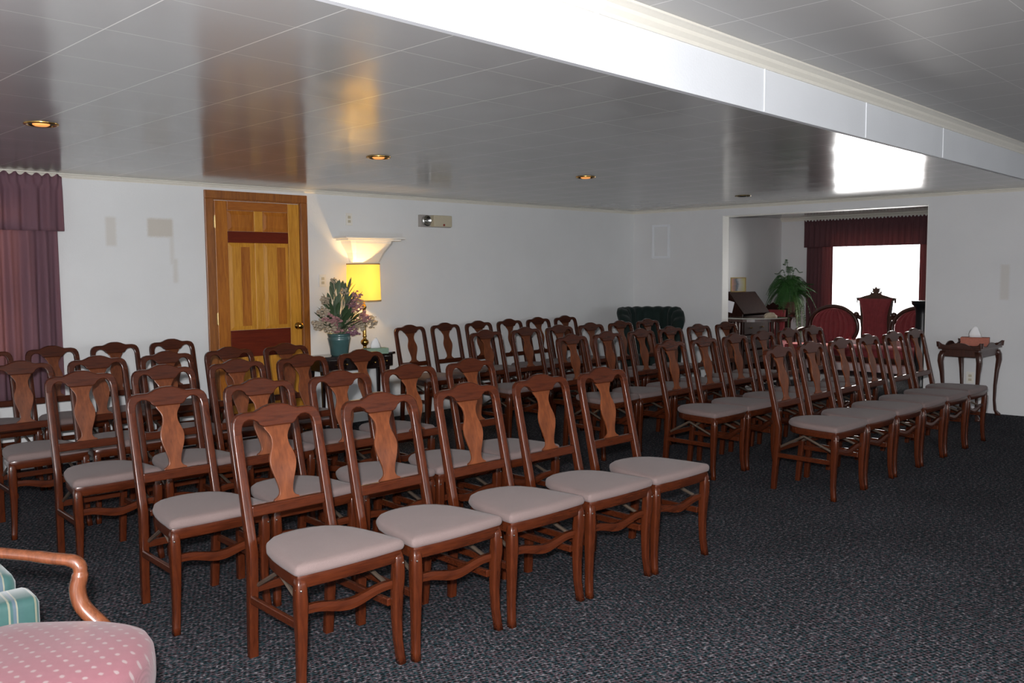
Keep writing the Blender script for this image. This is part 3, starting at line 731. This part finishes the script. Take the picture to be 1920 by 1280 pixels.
for (x, z, mm, r) in heads:
    y = -.07 + rnd.uniform(-.05, .04); bm = B()
    tube(bm, [(0, 0, .15), (x * .5, y * .5, .1 + z * .7), (x, y, z + .07)], .003, 4)
    for _ in range(34):
        a, b_ = rnd.uniform(0, 2 * PI), rnd.uniform(-1, 1); s_ = math.sqrt(1 - b_ * b_); rr = r * rnd.uniform(.45, 1.05)
        cc = Vector((x + rr * s_ * math.cos(a) * 1.15, y + rr * s_ * math.sin(a), z + .08 + rr * b_))
        bmesh.ops.create_icosphere(bm, subdivisions=1, radius=r * rnd.uniform(.18, .33), matrix=Matrix.Translation(cc) @ Matrix.Diagonal((1, 1, rnd.uniform(.5, 1), 1)))
    obj('blossom', bm, mm, vt)
def tissue_box(t, w, d, h, mat, tis=.08):
    bm = B(); box(bm, (0, 0, h / 2), (w, d, h), bev=.003); obj('carton', bm, mat, t)
    bm = B(); r2 = random.Random(2); n = 10
    loops = [[(math.cos(2 * PI * k / n) * w * s_ * r2.uniform(.8, 1.2) * .5, math.sin(2 * PI * k / n) * d * s_ * .35, h + z) for k in range(n)] for s_, z in ((.42, 0), (.40, tis * .3), (.34, tis * .6), (.2, tis * .85), (.06, tis))]
    skin(bm, loops); obj('tissue', bm, 'tissue', t, smooth=True)
tb = on_table('tissue_box', 'green tissue box with white tissue on the console table', 'tissue box', 5.14, .345); tb.rotation_euler[2] = A1 - .25; tissue_box(tb, .22, .11, .055, 'tissue_box_green', .10)
pp = on_table('papers', 'small stack of white papers on the right end of the console', 'papers', 5.31, .22)
bm = B(); box(bm, (0, 0, .008), (.16, .11, .016), rz=.2, bev=.001); obj('sheets', bm, 'paper', pp)

# ------------------------------------------------------------------ tray-top table at the right wall
tt = thing('tray_top_table', 'dark wood tray-top side table with cabriole legs by right wall', 'table', (9.40, 2.76, 0), -.06)
W_, D_, TH = .56, .40, .70
bm = B(); box(bm, (0, 0, TH - .01), (W_, D_, .02), bev=.004); obj('table_top', bm, 'dark_wood', tt)
bm = B(); box(bm, (0, 0, TH - .055), (W_ - .05, D_ - .05, .075), bev=.006); obj('apron', bm, 'dark_wood', tt)
for ax, ln, off in (('x', W_, D_ / 2 - .008), ('x', W_, -D_ / 2 + .008), ('y', D_, W_ / 2 - .008), ('y', D_, -W_ / 2 + .008)):
    half = [(ln / 2 + .012, 0), (ln / 2 + .018, .052), (ln / 2 - .012, .046), (ln / 2 - .035, .028), (ln / 2 - .07, .020), (ln / 2 - .10, .008), (.11, .008), (.085, .024), (.05, .040), (0, .046)]
    o = half + [(-x, z) for x, z in reversed(half[:-1])]
    bm = B(); plate(bm, o, .011)
    if ax == 'x': M4 = Matrix.Translation((0, off, TH))
    else: M4 = Matrix.Translation((off, 0, TH)) @ Matrix.Rotation(PI / 2, 4, 'Z')
    bmesh.ops.transform(bm, matrix=M4, verts=bm.verts); obj('gallery_rail', bm, 'dark_wood', tt)
for sx in (-1, 1):
    for sy in (-1, 1):
        x, y = sx * (W_ / 2 - .04), sy * (D_ / 2 - .04); q = lambda k: (x + sx * k, y + sy * k)
        bm = B(); loft(bm, [(*q(.024), 0, .050, .050), (*q(.022), .02, .046, .046), (*q(.004), .05, .028, .028), (*q(-.004), .15, .025, .025), (*q(-.002), .30, .030, .030), (*q(.008), .45, .038, .038), (*q(.020), .56, .050, .050), (*q(.014), .62, .056, .056), (*q(0), .66, .056, .056)], r=.5)
        obj('leg', bm, 'dark_wood', tt, smooth=True)
tb = thing('tissue_box', 'orange-brown tissue box on the tray-top table by the right wall', 'tissue box', (9.44, 2.73, TH + .001), -PI / 2 + .2); tissue_box(tb, .25, .13, .085, 'tissue_box_orange', .11)

# ------------------------------------------------------------------ green channel-back tub chair
gt = thing('tub_chair', 'dark green velvet channel-back tub chair in the far corner', 'armchair', (8.80, 6.16, 0), math.radians(-43)); gt.scale = (.86, .86, 1.005)
bm = B(); n = 72; loops = []
for i in range(n + 1):
    u = -1 + 2 * i / n; a = u * math.radians(118); ch = abs(math.sin((u * 1.18 + 1.18) * PI * 4.5)) ** .6 * .028
    top = 1.02 - .33 * max(0, abs(u) - .62) ** 1.25 * 1.6; top += .012 * abs(math.sin((u * 1.18 + 1.18) * PI * 4.5))
    ro, ri = .43, .31 - ch; fl = .035
    ca, sa = math.sin(a), math.cos(a)
    def P(r, z): return (ca * r * 1.02, sa * r * .95 - .02, z)
    loops.append([P(ro - .03, .12), P(ro - .01, .45), P(ro, top - .15), P(ro + fl, top - .05), P(ro + fl - .01, top - .01), P(ro - .03, top), P(ri + .03, top - .02), P(ri, top - .08), P(ri - .005, .7 if top > .8 else top - .1), P(ri, .40), P(ri + .02, .12)])
skin(bm, loops); obj('back', bm, 'green_velvet', gt, smooth=True)
bm = B(); sq = [(math.cos(2 * PI * k / 32) * .335, math.sin(2 * PI * k / 32) * .34 - .06) for k in range(32)]
cushion(bm, sq, [(.96, .30), (1, .32), (1, .42), (.95, .45), (.6, .465), (.02, .47)]); obj('seat', bm, 'green_velvet', gt, smooth=True)
bm = B(); cushion(bm, sq, [(1.0, .11), (1.02, .13), (1.0, .30)]); obj('seat_base', bm, 'green_velvet', gt, smooth=True)
for x, y in ((-.26, -.28), (.26, -.28), (-.26, .26), (.26, .26)):
    bm = B(); loft(bm, [(x, y, 0, .035, .035), (x, y, .13, .05, .05)]); obj('leg', bm, 'dark_wood', gt)

# ------------------------------------------------------------------ parlour furniture
def fluted_panel(bm, outline_fn, n_u, z0, z1, y0, depth, flutes):
    """upholstered panel in XZ; outline_fn(v) -> (left,right) half span at height fraction"""
    rows = 16; grid = []
    for r in range(rows + 1):
        v = r / rows; z = z0 + (z1 - z0) * v; l, rr = outline_fn(v); row = []
        for i in range(n_u + 1):
            u = i / n_u; x = l + (rr - l) * u
            e = min(u, 1 - u, v * .8, (1 - v) * .8) * 8
            y = y0 - depth * min(1, e) ** .6 * (.5 + .5 * abs(math.sin(u * PI * flutes)))
            row.append(bm.verts.new((x, y, z)))
        grid.append(row)
    for r in range(rows):
        for i in range(n_u): bm.faces.new((grid[r][i], grid[r][i + 1], grid[r + 1][i + 1], grid[r + 1][i]))
    bk = [[bm.verts.new((v.co.x, y0 + .02, v.co.z)) for v in row] for row in (grid[0], grid[-1])]
    e = grid[0] + [g[-1] for g in grid[1:]] + list(reversed(grid[-1][:-1])) + [g[0] for g in reversed(grid[1:-1])]
    b2 = [bm.verts.new((v.co.x, y0 + .02, v.co.z)) for v in e]
    for i in range(len(e)):
        j = (i + 1) % len(e); bm.faces.new((e[i], e[j], b2[j], b2[i]))
    bm.faces.new(b2)
    for row in bk:
        for v in row: bm.verts.remove(v)
    return bm
# Victorian settee facing the rows (local -Y towards the camera side); local x runs left to right as seen
st = thing('victorian_settee', 'carved wood settee in red velvet standing before the bright window', 'settee', (11.62, 4.58, 0), -PI / 2)
# local +x -> world -y (screen right), local -y -> world -x (towards the viewer)
def ellipse_fn(c, a): return lambda v: (c - a * math.sqrt(max(.02, 1 - max(0, (v * 1.0 - .35) / .65) ** 2)), c + a * math.sqrt(max(.02, 1 - max(0, (v - .35) / .65) ** 2)))
for c in (-.56, .56):
    s = -1 if c < 0 else 1
    fr = []
    for k in range(29):
        a = math.radians(-35 + 250 * k / 28); fr.append((c + .335 * math.cos(a), .0 + .0, .70 + .275 * math.sin(a)))
    bm = B(); tube(bm, fr, .026, 8); obj('back_frame', bm, 'dark_wood', st, smooth=True)
    bm = B(); fluted_panel(bm, lambda v, c=c: (c - .315 * math.sqrt(max(.03, 1 - (2 * v - 1) ** 2)), c + .315 * math.sqrt(max(.03, 1 - (2 * v - 1) ** 2))), 54, .447, .953, .02, .075, 9)
    obj('back_panel', bm, 'velvet', st, smooth=True)
# centre shield back
def shield(v): h = .155 + .06 * max(0, (v - .55) / .45) ** 1.5 + .03 * max(0, .3 - v); return (-h, h)
bm = B(); fluted_panel(bm, shield, 24, .50, 1.085, -.01, .045, 6); obj('back_panel', bm, 'velvet', st, smooth=True)
half = [(0, 1.245), (.018, 1.215), (.048, 1.222), (.040, 1.195), (.050, 1.175), (.030, 1.168), (.040, 1.155), (.064, 1.180), (.068, 1.150), (.075, 1.140), (.105, 1.130), (.150, 1.118), (.200, 1.100), (.262, 1.092), (.250, 1.075), (.252, 1.030), (.242, 1.022), (.238, 1.060), (.215, 1.050), (.205, .96), (.195, .86), (.215, .87), (.235, .90), (.262, .89), (.268, .86), (.245, .82), (.200, .80), (.188, .70), (.19, .48), (0, .48)]
bm = B(); plate(bm, mirror_outline(half), .045, lambda c: Vector((c.x, c.y + .03, c.z)), bev=.004); obj('back_frame', bm, 'dark_wood', st)
for s in (-1, 1):
    bm = B(); bmesh.ops.create_uvsphere(bm, u_segments=12, v_segments=8, radius=.036, matrix=Matrix.Translation((s * .245, .0, .875))); tube(bm, [(s * .245, 0, .85), (s * .26, 0, .79), (s * .22, 0, .74)], .02, 8); obj('scroll_knob', bm, 'dark_wood', st, smooth=True)
seat_o = smooth2([(-.86, .05), (-.9, -.2), (-.86, -.5), (-.5, -.58), (0, -.56), (.5, -.58), (.86, -.5), (.9, -.2), (.86, .05)], 2, True)
bm = B(); cushion(bm, seat_o, [(.98, .36), (1, .38), (1, .43), (.96, .455), (.7, .475), (.02, .485)]); obj('seat', bm, 'velvet', st, smooth=True)
bm = B(); cushion(bm, seat_o, [(.99, .29), (1.01, .30), (1.01, .355), (.98, .362)]); obj('seat_rail', bm, 'dark_wood', st, smooth=True, angle=40)
for s in (-1, 1):
    bm = B(); tube(bm, curve_pts([(s * .86, .0, .66), (s * .90, -.15, .67), (s * .92, -.34, .65), (s * .90, -.40, .58), (s * .88, -.42, .40)], 16), .028, 8); obj('arm', bm, 'dark_wood', st, smooth=True)
    for y in (-.48, .02):
        bm = B(); loft(bm, [(s * .80, y - .02, 0, .035, .035), (s * .78, y, .12, .03, .03), (s * .79, y, .25, .055, .055), (s * .78, y, .32, .06, .06)], r=.5); obj('leg', bm, 'dark_wood', st, smooth=True)
# parlour chair
pc = thing('parlour_chair', 'small carved red velvet parlour chair below the fern', 'chair', (11.78, 6.12, 0), -PI / 2 + .25)
bm = B(); fluted_panel(bm, lambda v: (-.17 - .02 * v, .17 + .02 * v), 24, .50, .90, -.01, .04, 5); obj('back_panel', bm, 'velvet', pc, smooth=True)
half = [(0, 1.005), (.03, .985), (.045, .965), (.075, .975), (.085, .945), (.12, .945), (.15, .925), (.21, .915), (.215, .48), (0, .48)]
bm = B(); plate(bm, mirror_outline(half), .04, lambda c: Vector((c.x, c.y + .035, c.z)), bev=.004); obj('back_frame', bm, 'desk_wood', pc)
so = smooth2([(-.22, .02), (-.25, -.25), (-.22, -.48), (.22, -.48), (.25, -.25), (.22, .02)], 2, True)
bm = B(); cushion(bm, so, [(.98, .38), (1, .40), (1, .44), (.95, .465), (.02, .49)]); obj('seat', bm, 'velvet', pc, smooth=True)
bm = B(); cushion(bm, so, [(1, .32), (1.02, .33), (1.0, .385)]); obj('seat_rail', bm, 'desk_wood', pc, smooth=True, angle=40)
for x, y in ((-.19, -.40), (.19, -.40), (-.18, .03), (.18, .03)):
    bm = B(); loft(bm, [(x, y, 0, .03, .03), (x, y, .2, .03, .03), (x, y, .34, .05, .05)]); obj('leg', bm, 'desk_wood', pc)
# velvet bench catching the sun
bt = thing('velvet_bench', 'low red velvet bench catching sunlight between fern and settee', 'bench', (10.80, 5.10, 0), -PI / 2)
bm = B(); box(bm, (0, 0, .47), (.50, .38, .11), bev=.03); obj('cushion', bm, 'velvet', bt, smooth=True)
bm = B(); box(bm, (0, 0, .385), (.50, .38, .06), bev=.006); obj('seat_rail', bm, 'dark_wood', bt)
for x in (-.21, .21):
    for y in (-.15, .15):
        bm = B(); loft(bm, [(x, y, 0, .03, .03), (x, y, .36, .045, .045)]); obj('leg', bm, 'dark_wood', bt)
# fern on a stand
fx, fy = 11.95, 5.98
ft = thing('potted_fern', 'large green potted fern with arching fronds in the parlour corner', 'plant', (12.1, 6.03, .83))
bm = B(); lathe(bm, [(.001, 0), (.09, 0), (.12, .10), (.135, .16), (.145, .165), (.14, .18), (.125, .175), (.001, .15)], n=24); obj('pot', bm, 'pot', ft, smooth=True)
rnd = random.Random(21)
def frond(bm, base, a, reach, rise, drop, lw=.055, n=22):
    d = Vector((math.cos(a), math.sin(a), 0)); pts = curve_pts([base, base + d * reach * .35 + Vector((0, 0, rise)), base + d * reach * .75 + Vector((0, 0, rise * .95 - drop * .3)), base + d * reach + Vector((0, 0, rise - drop))], n)
    tube(bm, pts, .003, 4); s = Vector((-d.y, d.x, 0))
    for i in range(2, n + 1):
        u = i / n; w = lw * math.sin(PI * min(1, .12 + u * .86)) + .006; tg = (pts[min(i + 1, n)] - pts[i - 1]).normalized()
        for k in (-1, 1):
            q = pts[i] + s * k * w + tg * w * .35 + Vector((0, 0, -w * .3)); m_ = (pts[i] + q) / 2; o = tg * w * .15
            vs = [bm.verts.new(v) for v in (pts[i], m_ - o, q, m_ + o)]; bm.faces.new(vs)
bm = B(); base = Vector((0, 0, .16))
for k in range(40): frond(bm, base, k * 2.399, rnd.uniform(.26, .43), rnd.uniform(.14, .40), rnd.uniform(.02, .30), rnd.uniform(.06, .08), 26)
for k in range(22): frond(bm, base, k * 2.399 + 1, rnd.uniform(.18, .38), rnd.uniform(.06, .20), rnd.uniform(.30, .55), rnd.uniform(.045, .06), 26)
for a, re_, ri in ((2.6, .10, .60), (-1.4, .20, .48), (1.5, .24, .46), (-2.4, .16, .50), (.6, .2, .5)): frond(bm, base, a, re_, ri, .03, .032, 22)
obj('fronds', bm, 'fern', ft)
bm = B()
for k in range(10): frond(bm, base + Vector((0, -.05, 0)), -PI / 2 - .5 + rnd.uniform(-.35, .35), rnd.uniform(.20, .27), .12, rnd.uniform(.55, .85), .028, 30)
for k in range(5): frond(bm, base, PI + .2 + rnd.uniform(-.3, .3), rnd.uniform(.12, .18), .10, rnd.uniform(.55, .8), .026, 30)
obj('trailing_fronds', bm, 'fern_pale', ft)
bm = B()
fs = thing('plant_stand', 'dark turned wooden stand carrying the potted fern', 'plant stand', (12.1, 6.03, 0))
bm = B(); lathe(bm, [(.001, 0), (.14, 0), (.15, .03), (.06, .06), (.035, .12), (.03, .35), (.045, .42), (.03, .5), (.035, .72), (.06, .77), (.15, .79), (.155, .828), (.001, .829)], n=24); obj('column', bm, 'dark_wood', fs, smooth=True, angle=40)
# slant-front desk against the parlour's left wall, seen from the side
dk = thing('slant_front_desk', 'dark wood slant-front desk standing against the parlour left wall', 'desk', (10.87, 6.12, 0), 0)
# local: x = along wall, y = depth (front = -y)
side = [(.26, 0), (-.24, 0), (-.24, .84), (-.235, .90), (-.02, 1.17), (.26, 1.17)]
for x in (-.36, .36):
    bm = B(); f = [(x + dx, y, z) for dx in (0,) for y, z in side]
    skin(bm, [[(x - .012, y, z) for y, z in side], [(x + .012, y, z) for y, z in side]]); obj('side_panel', bm, 'desk_wood', dk)
bm = B(); box(bm, (0, .12, 1.16), (.72, .28, .02)); box(bm, (0, .0, .85), (.70, .48, .02)); box(bm, (0, .25, .6), (.70, .02, 1.15)); obj('carcass', bm, 'desk_wood', dk)
bm = B(); box(bm, (0, -.13, 1.03), (.70, .018, .36), rot=Euler((math.radians(-39), 0, 0))); obj('slant_lid', bm, 'desk_wood', dk)
for z in (.70, .50, .30):
    bm = B(); box(bm, (0, -.235, z), (.66, .02, .17), bev=.004); dr = obj('drawer', bm, 'desk_wood', dk)
    for x in (-.15, .15): bm = B(); tube(bm, [(x - .03, -.25, z), (x, -.265, z), (x + .03, -.25, z)], .006, 6); obj('drawer_pull', bm, 'brass', dr)
sh = thing('sheet_of_paper', 'pale sheet of paper propped against the side of the desk', 'paper', (10.50, 6.08, .99), 0)
bm = B(); box(bm, (-.002, 0, 0), (.004, .13, .15), rot=Euler((math.radians(14), 0, 0))); obj('sheet', bm, 'paper', sh)
# small framed picture standing on the desk
fp = thing('framed_picture', 'small framed colour print standing on top of the desk', 'picture frame', (10.98, 6.22, 1.172), -PI / 4)
bm = B()
for s in (-1, 1): box(bm, (s * .10, 0, .10), (.014, .016, .20)); box(bm, (0, 0, .10 + s * .095), (.21, .016, .014))
obj('frame', bm, 'antique_brass', fp); bm = B(); box(bm, (0, .002, .10), (.19, .006, .18)); obj('print', bm, 'picture', fp)
# gilt wall ornament beside the opening
go = thing('wall_ornament', 'small gilt carved ornament on the parlour left wall', 'ornament', (10.98, 6.405, 1.50))
bm = B()
for (x, z, r) in ((0, .10, .022), (.015, .06, .03), (-.01, .02, .022), (.01, -.03, .03), (0, -.08, .022), (0, .13, .012)):
    bmesh.ops.create_uvsphere(bm, u_segments=10, v_segments=8, radius=r, matrix=Matrix.Translation((x, 0, z)) @ Matrix.Diagonal((1, .5, 1.1, 1)))
obj('carving', bm, 'brass', go, smooth=True)
# oval two-tier table in front of the desk
ov = thing('oval_table', 'two-tier oval wooden table with glass top inside the opening', 'table', (10.26, 5.56, 0), math.radians(-52))
def ovl(a, b): return [(a * math.cos(2 * PI * k / 48), b * math.sin(2 * PI * k / 48)) for k in range(48)]
bm = B(); cushion(bm, ovl(.40, .26), [(.99, .855), (1, .858), (1, .866), (.99, .869)]); obj('glass_top', bm, 'glass_top', ov)
bm = B(); cushion(bm, ovl(.385, .25), [(1, .82), (1, .855)]); obj('apron', bm, 'dark_wood', ov)
bm = B(); cushion(bm, ovl(.34, .22), [(1, .60), (1, .625)]); obj('lower_shelf', bm, 'black_wood', ov)
for k in range(4):
    a = PI / 4 + k * PI / 2; x, y = .36 * math.cos(a) * .95, .24 * math.sin(a) * .95
    bm = B(); tube(bm, [(x * 1.05, y * 1.05, 0), (x, y, .3), (x, y, .81)], [.014, .018, .024], 8); obj('leg', bm, 'dark_wood', ov)
dl = thing('doily', 'crumpled cream lace doily on the oval glass table', 'doily', (10.38, 5.42, .8695))
bm = B(); r3 = random.Random(5)
loops = [[(math.cos(2 * PI * k / 16) * r_ * r3.uniform(.85, 1.15), math.sin(2 * PI * k / 16) * r_ * r3.uniform(.85, 1.15), z_) for k in range(16)] for r_, z_ in ((.085, .0), (.09, .012), (.07, .035), (.045, .055), (.01, .062))]
skin(bm, loops); obj('lace', bm, 'petal_cream', dl)
# dark pedestal at the opening's right side
pd = thing('pedestal', 'tall black fluted pedestal at the right edge of the opening', 'pedestal', (10.6, 3.63, 0))
bm = B(); lathe(bm, [(.001, 0), (.14, 0), (.14, .05), (.10, .08), (.085, .12), (.075, .95), (.08, 1.0), (.10, 1.04), (.12, 1.06), (.125, 1.10), (.001, 1.10)], n=24); obj('column', bm, 'wall_black', pd, smooth=True, angle=40)

# ------------------------------------------------------------------ foreground armchairs
pk = thing('armchair', 'open-arm wooden armchair with pink dotted satin seat, nearest the camera', 'armchair', (.665, 2.395, 0), math.radians(-43) + PI / 2)
# local -y is the front of the seat (world (.84,-.54)); local +x is the far arm side
so = smooth2([(-.29, .25), (-.30, 0), (-.29, -.16), (-.22, -.28), (-.08, -.325), (.08, -.325), (.22, -.28), (.29, -.16), (.30, 0), (.29, .25)], 3, True)
bm = B(); cushion(bm, so, [(.95, .345), (.985, .35), (1.0, .385), (1.0, .425), (.985, .458), (.93, .483), (.80, .500), (.5, .512), (.02, .516)]); obj('seat', bm, 'pink', pk, smooth=True)
bm = B(); cushion(bm, so, [(.96, .285), (.975, .29), (.975, .35)]); obj('seat_rail', bm, 'arm_wood', pk, smooth=True, angle=40)
bm = B(); box(bm, (0, .27, .78), (.50, .06, .48), bev=.025, rot=Euler((math.radians(-10), 0, 0))); obj('backrest', bm, 'pink', pk, smooth=True)
for s in (-1, 1):
    bm = B()
    pts = curve_pts([(s * .285, .32, .705), (s * .295, .20, .685), (s * .30, .08, .668), (s * .30, .03, .660), (s * .30, -.022, .653), (s * .30, -.046, .638), (s * .298, -.048, .608), (s * .292, -.042, .57), (s * .290, -.056, .52), (s * .29, -.110, .46), (s * .285, -.165, .40), (s * .28, -.18, .33)], 60)
    tube(bm, pts, [.019] * 12 + [.021] * 10 + [.023] * 10 + [.027] * 29, 12, .8); obj('arm', bm, 'arm_wood', pk, smooth=True)
    bm = B(); loft(bm, [(s * .22, -.27, 0, .028, .028), (s * .22, -.262, .15, .032, .032), (s * .22, -.25, .30, .05, .05)], r=.5); obj('leg', bm, 'arm_wood', pk, smooth=True)
    bm = B(); loft(bm, [(s * .24, .32, 0, .03, .03), (s * .25, .25, .28, .04, .04), (s * .25, .27, .55, .035, .03), (s * .25, .36, 1.0, .03, .025)], r=.4); obj('leg', bm, 'arm_wood', pk, smooth=True)
tl = thing('footstool', 'teal and cream striped brocade footstool behind the pink armchair', 'footstool', (.628, 3.205, 0), -.06)
bm = B(); box(bm, (0, -.165, .36), (.60, .15, .19), bev=.025); obj('front_roll', bm, 'teal', tl, smooth=True)
bm = B(); box(bm, (-.012, .10, .395), (.57, .37, .20), bev=.035); obj('cushion', bm, 'teal', tl, smooth=True)
bm = B(); box(bm, (0, -.01, .22), (.59, .44, .14), bev=.012); obj('base', bm, 'teal', tl)
for x in (-.24, .24):
    for y in (-.18, .16):
        bm = B(); loft(bm, [(x, y, 0, .03, .03), (x, y, .16, .045, .045)]); obj('leg', bm, 'dark_wood', tl)

# ------------------------------------------------------------------ light
def lamp(name, kind, loc, power, color=(1, 1, 1), size=.1, size_y=None, rot=(0, 0, 0), **kw):
    d = bpy.data.lights.new(name, kind); d.energy = power; d.color = color
    if kind == 'AREA':
        d.size = size
        if size_y: d.shape = 'RECTANGLE'; d.size_y = size_y
    elif kind in ('POINT', 'SPOT'): d.shadow_soft_size = size
    for k, v in kw.items(): setattr(d, k, v)
    o = bpy.data.objects.new(name, d); o.location = loc; o.rotation_euler = rot; COL.objects.link(o); return o
lamp('camera_flash', 'POINT', (-.05, .02, 1.58), 1050, (1.0, .985, 1.0), .035)
lamp('lamp_bulb_light', 'POINT', (LAMP[0], LAMP[1], TT + .66), 13, (1.0, .60, .22), .03)
for k, (a, b) in enumerate(wins):
    lamp('daylight_front_%d' % k, 'AREA', ((a + b) / 2, YB - .17, 1.45), 34, (.93, .97, 1.0), b - a, 1.3, (PI / 2, 0, 0))
lamp('daylight_parlour', 'AREA', (XF + .17, (FY0 + FY1) / 2, 1.2), 62, (1.0, .96, .92), 1.4, 1.3, (0, PI / 2, 0))
sun = lamp('sun', 'SUN', (16, 5, 6), 6.0, (1, .93, .82), rot=(0, math.radians(52), 0)); sun.data.angle = .02
sun.rotation_euler = Vector((1.0, -.02, .64)).to_track_quat('Z', 'Y').to_euler()
W = bpy.data.worlds.new('sky'); S.world = W; W.use_nodes = True
W.node_tree.nodes['Background'].inputs[0].default_value = (.95, .98, 1, 1); W.node_tree.nodes['Background'].inputs[1].default_value = 3.2

# ------------------------------------------------------------------ camera
F, YAW, PITCH, ROLL, H = 1651.4, .8039, .0769, -.0085, 1.452
cam = bpy.data.cameras.new('camera'); co = bpy.data.objects.new('camera', cam); COL.objects.link(co)
cam.sensor_fit = 'HORIZONTAL'; cam.sensor_width = 36; cam.lens = 36 * F / 1920; cam.clip_start = .05; cam.clip_end = 200
f = Vector((math.sin(YAW) * math.cos(PITCH), math.cos(YAW) * math.cos(PITCH), -math.sin(PITCH)))
r = Vector((math.cos(YAW), -math.sin(YAW), 0)); u = r.cross(f)
r2 = r * math.cos(ROLL) + u * math.sin(ROLL); u2 = -r * math.sin(ROLL) + u * math.cos(ROLL)
co.matrix_world = Matrix(((r2.x, u2.x, -f.x, 0), (r2.y, u2.y, -f.y, 0), (r2.z, u2.z, -f.z, H), (0, 0, 0, 1)))
S.camera = co
S.view_settings.view_transform = 'Standard'; S.view_settings.look = 'None'; S.view_settings.exposure = 0; S.view_settings.gamma = 1; S.view_settings.use_curve_mapping = False
try:
    S.cycles.use_denoising = True; S.cycles.max_bounces = 8; S.cycles.sample_clamp_indirect = 6; S.cycles.caustics_reflective = False; S.cycles.caustics_refractive = False
except Exception: pass
